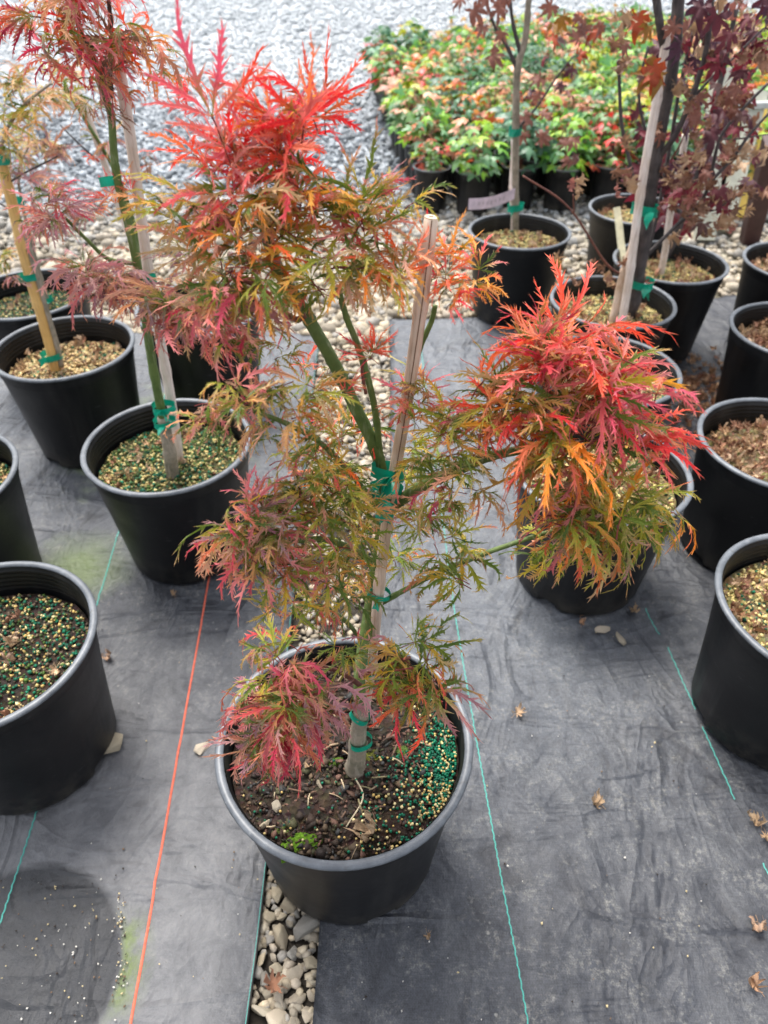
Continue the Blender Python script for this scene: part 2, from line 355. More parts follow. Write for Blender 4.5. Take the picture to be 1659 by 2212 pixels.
def gapL(y): return -.160-.03*max(0, min(1, (y-.5)/1.2))
def gapR(y):
    t = max(0, min(1, (y-.50)/.75)); t = t*t*(3-2*t)
    return -.083+.10*t
def fab_z(x, y):
    v = Vector((x*9, y*2.4, 0)); z = .0030*noise.noise(v)+.0018*noise.noise(Vector((x*24+y*6, y*9, 3)))
    w_ = noise.noise(Vector((x*5+y*1.2, y*5, 8))); z += .0032*max(0, 1-abs(w_)*9)*(.5+noise.noise(Vector((x*2, y*2, 1))))
    w2 = noise.noise(Vector((x*3.1-y*2, y*2.2+x, 21))); z += .0036*max(0, 1-abs(w2)*14)
    return z
def fabric(x0f, x1f, y0, y1f, nx, ny, name, label):
    V = []; F = []
    for j in range(ny+1):
        for i in range(nx+1):
            u = i/nx; v = j/ny
            xm = x0f(v*2.0)+(x1f(v*2.0)-x0f(v*2.0))*u
            y = y0+(y1f(xm)-y0)*v
            xa, xb = x0f(y), x1f(y); x = xa+(xb-xa)*u
            x += .004*noise.noise(Vector((y*5, i*.0, 5)))*(1 if (i in (0, nx)) else 0)
            V.append((x, y, fab_z(x, y)))
    for j in range(ny):
        for i in range(nx):
            a = j*(nx+1)+i; F.append((a, a+1, a+nx+2, a+nx+1))
    # folded-down hem all round gives the sheet an edge
    def skirt(idx):
        b = len(V)
        for k in idx: x, y, z = V[k]; V.append((x, y, z-.012))
        for q in range(len(idx)-1): F.append((idx[q], idx[q+1], b+q+1, b+q))
    skirt([j*(nx+1)+nx for j in range(ny+1)]); skirt([j*(nx+1) for j in range(ny, -1, -1)]); skirt([ny*(nx+1)+i for i in range(nx, -1, -1)]); skirt(list(range(nx+1)))
    mb = MB(); mb.add(V, F); o = link(name, mb.mesh(name, M_FABRIC)); return tag(o, label, kind='structure')
fabL = fabric(lambda y: -2.2, gapL, -.8, lambda x: 1.98+.05*noise.noise(Vector((x*3, 0, 0))), 130, 170, 'ground_cloth', 'black woven ground cloth left of the gravel strip')
fabR = fabric(gapR, lambda y: 2.6, -.8, lambda x: 2.06+.08*noise.noise(Vector((x*2.2, 4, 0)))+max(0, x-.7)*.35, 160, 180, 'ground_cloth', 'black woven ground cloth right of the gravel strip')

def ribbon(name, pts, width, mat, parent, dash=None, seg=.012, rope=False):
    mb = MB(); pts = [Vector(p) for p in pts]; out = []
    for a, b in zip(pts[:-1], pts[1:]):
        m = max(1, int((b-a).length/seg))
        out += [a.lerp(b, i/m) for i in range(m)]
    out.append(pts[-1]); ps = []
    for i, p in enumerate(out):
        wv = .0012*noise.noise(Vector((p.y*8, 1, p.x)))+(.0007*math.sin(i*2.1) if rope else 0)
        ps.append(Vector((p.x+wv, p.y, fab_z(p.x, p.y)+width*.25)))
    def run(q):
        vs = []; fs = []
        for p in q:
            for dx, dz in ((-.5, -.15), (-.28, .22), (.28, .22), (.5, -.15)): vs.append((p.x+dx*width, p.y, p.z+dz*width))
        for i in range(len(q)-1):
            for k in range(3): fs.append((i*4+k, i*4+k+1, i*4+5+k, i*4+4+k))
        mb.add(vs, fs)
    if dash is None: run(ps)
    else:
        for i in range(0, len(ps)-4, dash): 
            if noise.noise(Vector((i*.08, 7, ps[0].x))) > -.28: run(ps[i:i+dash+1])
    o = link(name, mb.mesh(name, mat), parent); return o
tag(ribbon('marking_line', [(-.283, .0, 0), (-.295, .238, 0), (-.334, .911, 0), (-.352, 1.3, 0), (-.37, 1.95, 0)], .0034, M_LINEO, fabL), 'orange line woven along the cloth')
tag(ribbon('marking_line', [(-.485, .0, 0), (-.492, .348, 0), (-.498, .484, 0), (-.524, .796, 0), (-.545, 1.057, 0), (-.57, 1.5, 0), (-.585, 1.94, 0)], .0022, M_LINEG, fabL, rope=True, seg=.004), 'green thread line on the left cloth')
tag(ribbon('hem_thread', [(gapL(y)-.001, y, 0) for y in np.linspace(-.1, 1.9, 30)], .0008, M_LINEG, fabL, seg=.006), 'thin green thread on the cut edge')
tag(ribbon('marking_line', [(.175, .0, 0), (.168, .238, 0), (.144, .606, 0), (.130, .849, 0), (.118, 1.3, 0), (.105, 2.0, 0)], .0019, M_LINEG, fabR, rope=True, seg=.004), 'bright green thread line')
tag(ribbon('marking_line', [(.548, .0, 0), (.516, .405, 0), (.497, .746, 0), (.482, .86, 0), (.46, 1.3, 0)], .0020, M_LINEG, fabR, dash=6, rope=True, seg=.005), 'broken green thread line')

# stones
def ico():
    t = (1+5**.5)/2
    V = np.array([(-1, t, 0), (1, t, 0), (-1, -t, 0), (1, -t, 0), (0, -1, t), (0, 1, t), (0, -1, -t), (0, 1, -t), (t, 0, -1), (t, 0, 1), (-t, 0, -1), (-t, 0, 1)], float)
    V /= np.linalg.norm(V[0])
    F = np.array([(0, 11, 5), (0, 5, 1), (0, 1, 7), (0, 7, 10), (0, 10, 11), (1, 5, 9), (5, 11, 4), (11, 10, 2), (10, 7, 6), (7, 1, 8), (3, 9, 4), (3, 4, 2), (3, 2, 6), (3, 6, 8), (3, 8, 9), (4, 9, 5), (2, 4, 11), (6, 2, 10), (8, 6, 7), (9, 8, 1)])
    return V, F
def ico_sub(V, F, k):
    for _ in range(k):
        V = list(map(tuple, V)); cache = {}; nf = []
        def mid(a, b):
            key = (min(a, b), max(a, b))
            if key not in cache:
                p = (np.array(V[a])+np.array(V[b]))/2; V.append(tuple(p/np.linalg.norm(p))); cache[key] = len(V)-1
            return cache[key]
        for a, b, c in F:
            x, y, z = mid(a, b), mid(b, c), mid(c, a); nf += [(a, x, z), (b, y, x), (c, z, y), (x, y, z)]
        F = np.array(nf); V = np.array(V)
    return V, F
IV, IF = ico(); IV1, IF1 = ico_sub(IV, IF, 1); IV2, IF2 = ico_sub(IV, IF, 2)
def rotmats(n, g=rng):
    q = g.normal(size=(n, 4)); q /= np.linalg.norm(q, axis=1)[:, None]; a, b, c, d = q.T
    return np.stack([np.stack([1-2*(c*c+d*d), 2*(b*c-a*d), 2*(b*d+a*c)], 1), np.stack([2*(b*c+a*d), 1-2*(b*b+d*d), 2*(c*d-a*b)], 1), np.stack([2*(b*d-a*c), 2*(c*d+a*b), 1-2*(b*b+c*c)], 1)], 1)
def scatter(name, pos, size, cols, mat, base=(IV, IF), jit=.18, flat=None, smooth=False, aniso=(.6, 1.3)):
    V, F = base; n = len(pos); m = len(V)
    A = rng.uniform(aniso[0], aniso[1], size=(n, 1, 3)); W = V[None]*A*(1+rng.uniform(-jit, jit, size=(n, m, 1)))
    W = np.einsum('nij,nmj->nmi', rotmats(n), W)
    if flat is not None: W[:, :, 2] *= flat
    W = W*size[:, None, None]+pos[:, None, :]
    FF = (F[None]+(np.arange(n)*m)[:, None, None]).reshape(-1, 3)
    CC = np.repeat(cols, m, axis=0)
    return np_mesh(name, W.reshape(-1, 3), FF, CC, mat, smooth)
def stone_cols(n, y=None):
    base = np.array([(.40, .34, .25), (.30, .265, .21), (.46, .40, .30), (.29, .275, .25), (.38, .34, .27), (.46, .40, .32)])*1.0
    c = base[rng.integers(0, 6, n)]*rng.uniform(.75, 1.15, (n, 1))
    if y is not None:
        f = np.clip((y-2.6)/.9+rng.uniform(-.3, .3, n), 0, 1)[:, None]
        g = np.array([(.25, .275, .30)])*rng.uniform(.45, 1.9, (n, 1)); c = c*(1-f)+g*f
        f2 = np.clip((y-4.6)/1.2+rng.uniform(-.2, .2, n), 0, 1)[:, None]; c = c*(1-f2)+np.array([(.50, .535, .56)])*f2*rng.uniform(.8, 1.12, (n, 1))
    return np.concatenate([c, np.ones((n, 1))], 1)
import bmesh
stone_meshes = []
for k in range(16):
    r0 = random.Random(k+40); bm = bmesh.new(); ax = Vector((r0.uniform(.95, 1.3), r0.uniform(.75, .95), r0.uniform(.55, .75)))
    for _ in range(r0.randint(9, 14)):
        v = Vector((r0.gauss(0, 1), r0.gauss(0, 1), r0.gauss(0, 1))).normalized()*r0.uniform(.85, 1.05); bm.verts.new((v.x*ax.x, v.y*ax.y, v.z*ax.z))
    res = bmesh.ops.convex_hull(bm, input=bm.verts); junk = list({e for e in res['geom_interior']+res['geom_unused'] if isinstance(e, bmesh.types.BMVert)})
    bmesh.ops.delete(bm, geom=junk, context='VERTS'); bmesh.ops.dissolve_limit(bm, angle_limit=R_(14), verts=bm.verts, edges=bm.edges)
    bmesh.ops.bevel(bm, geom=list(bm.edges), offset=.10, segments=2, profile=.6, affect='EDGES', clamp_overlap=True)
    me = bpy.data.meshes.new('stone'); bm.to_mesh(me); bm.free(); me.shade_smooth(); me.set_sharp_from_angle(angle=R_(32)); me.materials.append(M_STONE)
    at = me.color_attributes.new('tint', 'FLOAT_COLOR', 'POINT'); c = np.clip(stone_cols(1)[0]*np.array([1.22, 1.22, 1.2, 1]), 0, .75); at.data.foreach_set('color', np.tile(c, len(me.vertices)).astype(np.float32)); stone_meshes.append(me)
placed = []; stones_n = 0; rest_pos = []; rest_size = []
def try_place(x, y, r, k=.82):
    for (a, b, c) in placed[-400:]:
        if (a-x)**2+(b-y)**2 < ((r+c)*k)**2: return False
    placed.append((x, y, r)); return True
gl = random.Random(5)
for pas in range(9000):
    y = gl.uniform(.12, .62) if pas < 3500 else gl.uniform(1.15, 2.03)
    x = gl.uniform(gapL(y)-.01, gapR(y)+.01); r = gl.choice([.0170, .0145, .0125, .0105, .0085])*gl.uniform(.85, 1.15)*(1 if pas < 1200 or 3500 < pas < 5200 else .62)
    x = min(max(x, gapL(y)+r*1.0), gapR(y)-r*.8)
    if not try_place(x, y, r): continue
    if stones_n < 285:
        o = link('stone', stone_meshes[gl.randrange(16)], ground); o.scale = (r*1.15,)*3
        o.location = (x, y, -.020+r*.42+gl.uniform(0, .003)); o.rotation_euler = (gl.uniform(-.5, .5), gl.uniform(-.5, .5), gl.uniform(0, 6.3)); stones_n += 1
    else: rest_pos.append((x, y, -.014+r*.4)); rest_size.append(r*1.1)
# small grit below, then the rest of the visible yard as one mass of stones
n = 1500; gy = rng.uniform(.1, 2.0, n); gx = np.array([rng.uniform(gapL(y)-.005, gapR(y)+.005) for y in gy])
pos = [np.stack([gx, gy, np.full(n, -.017)], 1)]; size = [rng.uniform(.004, .008, n)]
pos.append(np.array(rest_pos)); size.append(np.array(rest_size))
n = 60000; yy = 1.93+10.5*rng.uniform(0, 1, n)**1.7; half = yy*.62+.45; xx = rng.uniform(-1, 1, n)*half
keep = ~((yy < 2.10+np.maximum(0, xx-.7)*.35) & (xx > gapR(2)) ) & ~((yy < 1.97) & (xx < gapL(2)))
xx, yy = xx[keep], yy[keep]; n = len(xx)
sz = rng.uniform(.007, .015, n)*np.where(rng.uniform(size=n) < .12, 1.9, 1)*np.clip(yy/5.0, 1, 1.9)*np.where(yy > 3.2, .85, 1)
pos.append(np.stack([xx, yy, -.018+sz*.45], 1)); size.append(sz)
pos = np.concatenate(pos); size = np.concatenate(size)
gm = scatter('gravel', pos, size, stone_cols(len(pos), pos[:, 1]), M_STONE, flat=.75, jit=.27)
tag(link('gravel', gm, ground), kind='stuff')

# ---------------------------------------------------------------- leaves
def laceleaf_mesh(seed, droop, spread=105, nl=7, narrow=1.0):
    r = random.Random(seed); mb = MB()
    for k in range(nl):
        f = (k-(nl-1)/2)/((nl-1)/2)
        a = R_(spread)*f*abs(f)**-.12 if f else 0.0
        a += r.uniform(-.10, .10); L = (1-.42*abs(f)**1.5)*r.uniform(.85, 1.1)
        lb = r.random(); m = 11; ax = [Vector((0, 0, 0))]; dr = []
        h = a; pit = r.uniform(.0, .25)-.1*abs(f); bendv = droop*r.uniform(.7, 1.3); sw = r.uniform(-.8, .8); wob = r.uniform(-.5, .5)
        for i in range(m):
            t = (i+.5)/m; hh = h+sw*t*t+.10*math.sin(i*1.3+wob*6); pp = pit-bendv*t**1.2+.16*math.sin(i*1.7+k*2)
            d = Vector((math.sin(hh)*math.cos(pp), math.cos(hh)*math.cos(pp), math.sin(pp))); dr.append(d)
            ax.append(ax[-1]+d*(L/m))
        roll = r.uniform(-.9, .9); twist = r.uniform(-1.8, 1.8)
        def frame(i):
            d = dr[min(max(i, 0), m-1)]; s_ = d.cross(Vector((0, 0, 1)))
            if s_.length < .08: s_ = Vector((math.cos(h), -math.sin(h), 0))
            s_.normalize(); q = Matrix.Rotation(roll+twist*i/m, 3, d); return d, (q@s_)
        def wid(t): return .112*narrow*min(1, (t/.34)**1.5+.05)*max(0.0, 1-t)**.55
        strip = []
        for i in range(m+1):
            t = i/m; d, s_ = frame(i); nrm = s_.cross(d)
            w0 = max(.006, wid(t)*.30) if i < m else .001
            strip.append((ax[i]-s_*w0+nrm*w0*.6, ax[i], ax[i]+s_*w0+nrm*w0*.6, t))
        vs = []; cs = []; fs = []
        for (l_, c_, r_, t) in strip:
            vs += [l_, c_, r_]; cs += [(t, .15, lb, 1), (t, 0, lb, 1), (t, .15, lb, 1)]
        for i in range(m):
            b = i*3; fs += [(b, b+1, b+4, b+3), (b+1, b+2, b+5, b+4)]
        for i in range(1, m):
            t = (i+.4)/m; d, s_ = frame(i); nrm = s_.cross(d)
            for sg, e in ((-1, 0), (1, 2)):
                W = wid(t)*r.choice((.4, .75, 1.0, 1.25, 1.6)); 
                if W < .004: continue
                tipp = ax[i]+s_*sg*W+d*(L/m)*r.uniform(1.1, 2.0)+nrm*W*r.uniform(-.45, .6)
                a_ = strip[i][e]; b_ = strip[i+1][e]; base = a_.lerp(b_, .72)
                midp = a_.lerp(tipp, .55)+d*(L/m)*-.02; mid2 = base.lerp(tipp, .5)+s_*sg*W*.02
                q = len(vs); vs += [a_, base, midp, mid2, tipp]
                cs += [(t, .15, lb, 1), (t, .15, lb, 1), (t, .55, lb, 1), (t, .5, lb, 1), (t, 1, lb, 1)]
                fs += [(q, q+1, q+3, q+2), (q+2, q+3, q+4)]
        mb.add(vs, fs, cs)
    pts = [(0, 0, 0), (0, -.12, .01), (.01, -.26, -.02)]
    tube(mb, pts, [.010, .008, .011], 4, (0.0, 0.0, .5, 0.0), cap=False)
    return mb
LACE = {}
def lace_lib():
    k = 0
    for dn, dv in (('up', .4), ('mid', 1.25), ('down', 2.1)):
        L = []
        for v in range(9):
            mb = laceleaf_mesh(100+k, dv, spread=random.uniform(62, 108), nl=random.choice((5, 7, 7, 7)), narrow=random.uniform(.75, 1.1)); k += 1
            L.append((mb, mb.mesh('laceleaf', M_LACE, smooth=False)))
        LACE[dn] = L
lace_lib()
def leaf_matrix(pos, d, scale, rnd, upv=Vector((0, 0, 1))):
    d = d.normalized(); z = upv-d*upv.dot(d)
    if z.length < .05: z = Vector((rnd.uniform(-1, 1), rnd.uniform(-1, 1), .3)); z = z-d*z.dot(d)
    z.normalize(); z = Matrix.Rotation(rnd.gauss(0, .45), 3, d)@z; x = d.cross(z)
    M = Matrix((x, d, z)).transposed().to_4x4(); 
    return Matrix.Translation(pos)@M@Matrix.Scale(scale, 4)

PAL = dict(red=[(.80, .02, .03), (.76, .04, .07), (.84, .07, .03)], pink=[(.70, .14, .18), (.76, .22, .22), (.64, .08, .14)],
           orange=[(.86, .24, .015), (.86, .12, .015), (.82, .36, .03)], purple=[(.40, .16, .21), (.48, .22, .25), (.34, .17, .20)],
           olive=[(.40, .34, .05), (.56, .30, .06), (.32, .32, .04)], cream=[(.66, .38, .22), (.60, .30, .20), (.62, .42, .20)],
           magenta=[(.52, .02, .07), (.60, .03, .10), (.45, .02, .05)], brown=[(.20, .09, .055), (.28, .13, .07), (.16, .08, .06)],
           pale=[(.74, .55, .26), (.70, .42, .28), (.62, .58, .22)], dull=[(.38, .18, .21), (.48, .27, .28), (.32, .18, .21)])
def leaves(root, specs, seed, limit=300, dens=.80):
    """specs: (px, py, Y, radius_px, count, kind, up, [palettes], green)"""
    rnd = random.Random(seed); L = []
    for (px, py, Y, rp, n, kind, up, pals, green) in specs:
        n = max(3, int(round(n*dens)))
        c = P(px, py, Y); k = dist_px(c); r = rp*k
        for i in range(n):
            th = 2*math.pi*(i+rnd.random()*.9)/n; ph = rnd.uniform(-.35, 1.0)
            d = Vector((math.cos(th), math.sin(th)*.8-.12, 0))*math.cos(ph)+Vector((0, 0, math.sin(ph)))
            d += Vector((0, 0, up)); d.normalize()
            pos = c+Vector((rnd.gauss(0, .25), rnd.gauss(0, .22), rnd.gauss(0, .2)))*r+d*r*rnd.uniform(.0, .22)
            sc = r*rnd.uniform(.80, 1.26)
            kk = kind if rnd.random() < .75 else rnd.choice(('up', 'mid', 'down'))
            col = rnd.choice(PAL[rnd.choice(pals)]); j = rnd.uniform(.75, 1.15)
            g = green+rnd.gauss(0, .16)
            L.append((kk, rnd.randrange(9), leaf_matrix(pos, d, sc, rnd), (min(1, col[0]*j), col[1]*j, col[2]*j, g), (pos-cam.location).length/sc))
    order = sorted(range(len(L)), key=lambda i: L[i][4])
    inv = Matrix.Translation(-root.location)
    for i in order[:limit]:
        kk, v, M, col, _ = L[i]; o = link('leaf', LACE[kk][v][1], root); o.matrix_basis = inv@M; o.color = col
    if len(order) > limit:
        mb = MB()
        for i in order[limit:]:
            kk, v, M, col, _ = L[i]; src = LACE[kk][v][0]; Q = inv@M
            mb.add([Q@Vector(a) for a in src.v], src.f, list(src.c), col)
        tag(link('foliage', mb.mesh('foliage', M_LACE_A, smooth=False, tips=True), root), kind='stuff')

def palmate_mesh(seed, nl=7, width=.20, curl=.5, noise_amp=.08, name='maple_leaf', mat=None, cols=None, sinus=.34, roll=0.0, petiole=True, wrap=True):
    r = random.Random(seed); vs = [Vector((0, 0, 0))]; fs = []; n0 = 1
    A = [R_(-125+250*k/(nl-1))+r.uniform(-.06, .06) for k in range(nl)]; Ls = [(1-.5*abs(-1+2*k/(nl-1))**1.6)*r.uniform(.88, 1.08) for k in range(nl)]
    sin_i = []
    for k in range(nl+1):
        a = A[0]-.28 if k == 0 else A[-1]+.28 if k == nl else (A[k-1]+A[k])/2
        rr = sinus*(.5 if k in (0, nl) else min(Ls[k-1], Ls[k])); vs.append(Vector((math.sin(a)*rr, math.cos(a)*rr, 0))); sin_i.append(len(vs)-1)
    for k in range(nl):
        a, L = A[k], Ls[k]; d = Vector((math.sin(a), math.cos(a), 0)); s_ = Vector((math.cos(a), -math.sin(a), 0)); b = len(vs)
        w_ = width*L
        vs += [d*L*.38, d*L*.68, d*L, d*L*.52-s_*w_, d*L*.52+s_*w_, d*L*.76-s_*w_*.55, d*L*.76+s_*w_*.55]
        l_, r_ = sin_i[k], sin_i[k+1]
        fs += [(0, l_, b), (l_, b+3, b), (b, b+3, b+1), (b+3, b+5, b+1), (b+5, b+2, b+1), (0, b, r_), (b, b+4, r_), (b, b+1, b+4), (b+4, b+1, b+6), (b+6, b+1, b+2)]
    out = []
    for i, v in enumerate(vs):
        rad = v.length; z = -curl*rad*rad+noise_amp*noise.noise(v*3.1+Vector((seed, 0, 0)))
        mid = (i-(nl+2)) % 7 in (0, 1); z -= (.03 if mid and i > nl+1 else 0)
        p = Vector((v.x, v.y, z))
        if roll:
            p = Vector((math.sin(p.x*roll)/roll*(1-.2*abs(p.x)), p.y, p.z+(1-math.cos(p.x*roll))/roll))
            p = Vector((p.x+.16*noise.noise(v*4+Vector((9, seed, 0))), math.sin(p.y*roll*.7)/(roll*.7)+.12*noise.noise(v*4+Vector((0, 3, seed))), p.z+(1-math.cos(p.y*roll*.7))/(roll*.7)))
        out.append(p)
    mb = MB(); col = cols[r.randrange(len(cols))] if cols else (.5, .1, .05)
    C = []
    for v in vs:
        e = min(1, v.length); C.append((col[0]*(1-.15*e), col[1]*(1-.1*e), col[2], 1))
    mb.add(out, fs, C)
    if petiole: tube(mb, [(0, 0, 0), (0, -.2, .03), (.03, -.42, -.03)], [.012, .010, .014], 4, (*[x*.8 for x in col], 1), cap=False)
    return mb
TAN = [(.42, .25, .13), (.52, .33, .18), (.33, .17, .09), (.26, .12, .07), (.58, .40, .25), (.40, .20, .12)]
LITTER = [palmate_mesh(300+i, nl=random.choice((5, 7)), width=random.uniform(.07, .14), curl=.3, noise_amp=.45, cols=TAN, roll=random.uniform(2.6, 4.2), sinus=.26) for i in range(14)]
LITTER_ME = [m.mesh('dry_leaf', M_LITTER) for m in LITTER]

CURLED = [palmate_mesh(340+i, nl=(7, 5, 7, 7)[i], width=.085, curl=.4, noise_amp=.5, cols=[((.58, .40, .24), (.50, .33, .19), (.46, .30, .20), (.52, .30, .17))[i]], roll=3.6+.3*i, sinus=.24).mesh('dry_leaf', M_LITTER) for i in range(4)]
# ---------------------------------------------------------------- pots
RT, HP, RB = .150, .25, .116
def notch(i, k, r, z):
    if z < .012 and (k % 18) in (0, 1, 2) and r > .10: return r-.010
    return r
def pot_body_mesh(RT=RT, HP=HP, RB=RB, n=72, ribs=5):
    mb = MB(); w_ = RT-.0095
    prof = [(.001, .004), (RB-.012, .004), (RB-.003, .000), (RB, .004), (RB+.0006, .0119), (RB+.001, .016), (RB+(w_-RB)*.5, HP*.5), (w_-.001, HP-.032), (w_+.001, HP-.030), (w_+.001, HP-.013), (w_+.002, HP-.008)]
    lathe(mb, prof, n, notch if n == 72 else None)
    mb2 = [(w_-.002, HP-.004)]; z = HP-.010
    for i in range(ribs): mb2 += [(w_-.0032, z), (w_-.0048, z-.0022), (w_-.0034, z-.0044)]; z -= .0085
    mb2 += [(w_-.005, HP-.06), (RB-.001, .02)]; lathe(mb, mb2, n)
    return mb.mesh('pot_body', M_PLASTIC)
def rim_mesh(RT=RT, HP=HP, n=72, th=.0052):
    mb = MB(); prof = []
    for i in range(13):
        a = R_(-75+330*i/12)
        prof.append((RT-th-.0005+math.cos(a)*th*(1.0), HP-th*.75+math.sin(a)*th*.75))
    prof = prof+[(RT-.0105, HP-.012)]
    lathe(mb, prof, n, lambda i, k, r, z: r+.0006*noise.noise(Vector((math.cos(k/n*6.283)*2, math.sin(k/n*6.283)*2, z*10))))
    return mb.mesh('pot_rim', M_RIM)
BODY, RIM = pot_body_mesh(), rim_mesh()
def soil_mesh(mat, depth, r=None, seed=0, amp=.006, HP=HP, RT=RT, RB=RB):
    zz = HP-depth; rr = r or (RB+(RT-.012-RB)*(zz/HP)-.0005); mb = MB(); vs = [(0, 0, zz)]; fs = []; n = 48; m = 14
    for i in range(1, m+1):
        for k in range(n):
            a = 2*math.pi*k/n; q = rr*i/m; x, y = q*math.cos(a), q*math.sin(a)
            z = zz+amp*noise.noise(Vector((x*28, y*28, seed)))+amp*.5*noise.noise(Vector((x*90, y*90, seed)))+.004*(1-(i/m)**2)
            vs.append((x, y, z))
    for k in range(n): fs.append((0, 1+k, 1+(k+1) % n))
    for i in range(m-1):
        for k in range(n): a = 1+i*n+k; b = 1+i*n+(k+1) % n; fs.append((a, b, b+n, a+n))
    mb.add(vs, fs); return mb.mesh('soil', mat), zz, rr
def disc_pts(n, r, zz, seed, keep=None):
    g = np.random.default_rng(seed); a = g.uniform(0, 2*math.pi, n); q = r*np.sqrt(g.uniform(0, 1, n)); x, y = q*np.cos(a), q*np.sin(a)
    return np.stack([x, y, np.full(n, zz)+g.uniform(-.001, .003, n)+.004*(1-(q/r)**2)], 1)
def pal_cols(n, pal, wts=None):
    p = np.array(pal); c = p[rng.choice(len(p), n, p=wts)]*rng.uniform(.75, 1.2, (n, 1)); return np.concatenate([c, np.ones((n, 1))], 1)
GREENB = [(.001, .11, .055), (.002, .15, .078), (.001, .07, .04)]; CREAMB = [(.55, .42, .17), (.62, .52, .27), (.48, .33, .11)]
OCT = (np.array([(1, 0, 0), (-1, 0, 0), (0, 1, 0), (0, -1, 0), (0, 0, 1), (0, 0, -1)], float), np.array([(0, 2, 4), (2, 1, 4), (1, 3, 4), (3, 0, 4), (2, 0, 5), (1, 2, 5), (3, 1, 5), (0, 3, 5)]))
def litter_mesh(nleaf, r, zz, seed, smin=.018, smax=.034, hump=.012):
    mb = MB(); g = random.Random(seed)
    for i in range(nleaf):
        a = g.uniform(0, 6.283); q = r*.88*math.sqrt(g.random()); s = g.uniform(smin, smax)
        M = Matrix.Translation((q*math.cos(a), q*math.sin(a), zz+g.uniform(.003, .006+hump)))@Euler((g.gauss(0, .7), g.gauss(0, .7), g.uniform(0, 6.3))).to_matrix().to_4x4()@Matrix.Scale(s, 4)
        src = LITTER[g.randrange(len(LITTER))]; cc = g.uniform(.7, 1.25); mb.add([M@Vector(v) for v in src.v], src.f, [(c[0]*cc, c[1]*cc, c[2]*cc, 1) for c in src.c])
    return mb.mesh('leaf_litter', M_LITTER)
FILL = {}
def filling(kind):
    if kind in FILL: return FILL[kind]
    out = []; sd_ = len(FILL)*10+3
    if kind == 'moss':
        me, zz, rr = soil_mesh(M_SOILM, .055, seed=1); out.append(('soil', me, None))
        c = np.concatenate([pal_cols(1000, [(.46, .36, .14), (.52, .44, .20), (.30, .25, .09)]), pal_cols(800, [(.06, .11, .02), (.09, .15, .03), (.03, .07, .015)]), pal_cols(450, GREENB)])
        out.append(('soil_grains', scatter('soil_grains', disc_pts(2250, rr*.97, zz+.002, 5), rng.uniform(.0016, .0042, 2250), c, M_CHIP, OCT, smooth=True), 'stuff'))
        out.append(('leaf_litter', litter_mesh(16, rr, zz, 6), 'stuff'))
    elif kind == 'tan':
        me, zz, rr = soil_mesh(M_SOILT, .06, seed=2); out.append(('soil', me, None))
        c = np.concatenate([pal_cols(1500, [(.58, .42, .19), (.66, .53, .28), (.42, .28, .13)]), pal_cols(170, GREENB), pal_cols(330, [(.20, .10, .06), (.13, .08, .05)])])
        out.append(('soil_grains', scatter('soil_grains', disc_pts(2000, rr*.97, zz+.002, 7), rng.uniform(.0018, .0048, 2000), c, M_CHIP, OCT, smooth=True), 'stuff'))
        out.append(('leaf_litter', litter_mesh(26, rr, zz, 8), 'stuff'))
    elif kind == 'green':
        me, zz, rr = soil_mesh(M_SOILD, .055, seed=3); out.append(('soil', me, None))
        c = np.concatenate([pal_cols(900, GREENB), pal_cols(500, [(.06, .12, .02), (.05, .09, .02)]), pal_cols(600, CREAMB), pal_cols(500, [(.09, .06, .04), (.16, .12, .07)])])
        out.append(('soil_grains', scatter('soil_grains', disc_pts(2500, rr*.97, zz+.002, 9), rng.uniform(.0016, .0034, 2500), c, M_CHIP, OCT, smooth=True), 'stuff'))
        out.append(('leaf_litter', litter_mesh(9, rr, zz, 10), 'stuff'))
    elif kind == 'litter':
        me, zz, rr = soil_mesh(M_SOILT, .055, seed=4); out.append(('soil', me, None))
        out.append(('leaf_litter', litter_mesh(230, rr, zz, 12, .016, .032, .02), 'stuff'))
    elif kind == 'mixed':
        me, zz, rr = soil_mesh(M_SOILT, .05, seed=4); out.append(('soil', me, None))
        c = np.concatenate([pal_cols(1300, [(.62, .50, .20), (.66, .56, .26), (.42, .34, .13)]), pal_cols(260, GREENB)])
        out.append(('soil_grains', scatter('soil_grains', disc_pts(1560, rr*.97, zz+.002, 14), rng.uniform(.0018, .0042, 1560), c, M_CHIP, OCT, smooth=True), 'stuff'))
        out.append(('leaf_litter', litter_mesh(75, rr, zz, 15, .016, .032), 'stuff'))
    FILL[kind] = out; return out
PZ = .005
def pot(x, y, label, fill, rz=None, scale=1.0):
    t = empty('nursery_pot', (x, y, PZ), label, 'plant pot', 'large black nursery pots', rz if rz is not None else (x*7+y*3) % 6.28)
    t.scale = (scale,)*3
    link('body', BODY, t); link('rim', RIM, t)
    if fill:
        for nm, me, kd in filling(fill):
            o = link(nm, me, t)
            if kd: o['kind'] = kd
    return t
main_pot = pot(-.0457, .456, 'black nursery pot in front holding the laceleaf maple, with green beads on dark soil', None, rz=.3)
pA = pot(-.387, 1.046, 'black nursery pot left of the tall stake, mossy soil, behind the front pot', 'moss')
pB = pot(-.695, 1.407, 'black nursery pot at left with a yellow bamboo stake in pale granular soil', 'tan')
pC = pot(-.880, 1.680, 'black nursery pot at the far left rear with green soil around a thin stem', 'green')
pD = pot(-.440, 1.600, 'black nursery pot hidden under purple leaves, right of the yellow stake', 'moss')
pE = pot(-.775, .945, 'black nursery pot cut off by the left edge, between two fuller ones', 'moss')
pF = pot(-.533, .598, 'black nursery pot at lower left edge with green beads and a curled dry leaf', 'green')
pG = pot(.395, 2.109, 'black nursery pot under a thin maple with a pink tag, before the seedling block', 'mixed')
pH = pot(.790, 2.300, 'black nursery pot beside the pink tagged maple, partly behind the purple maple', 'mixed')
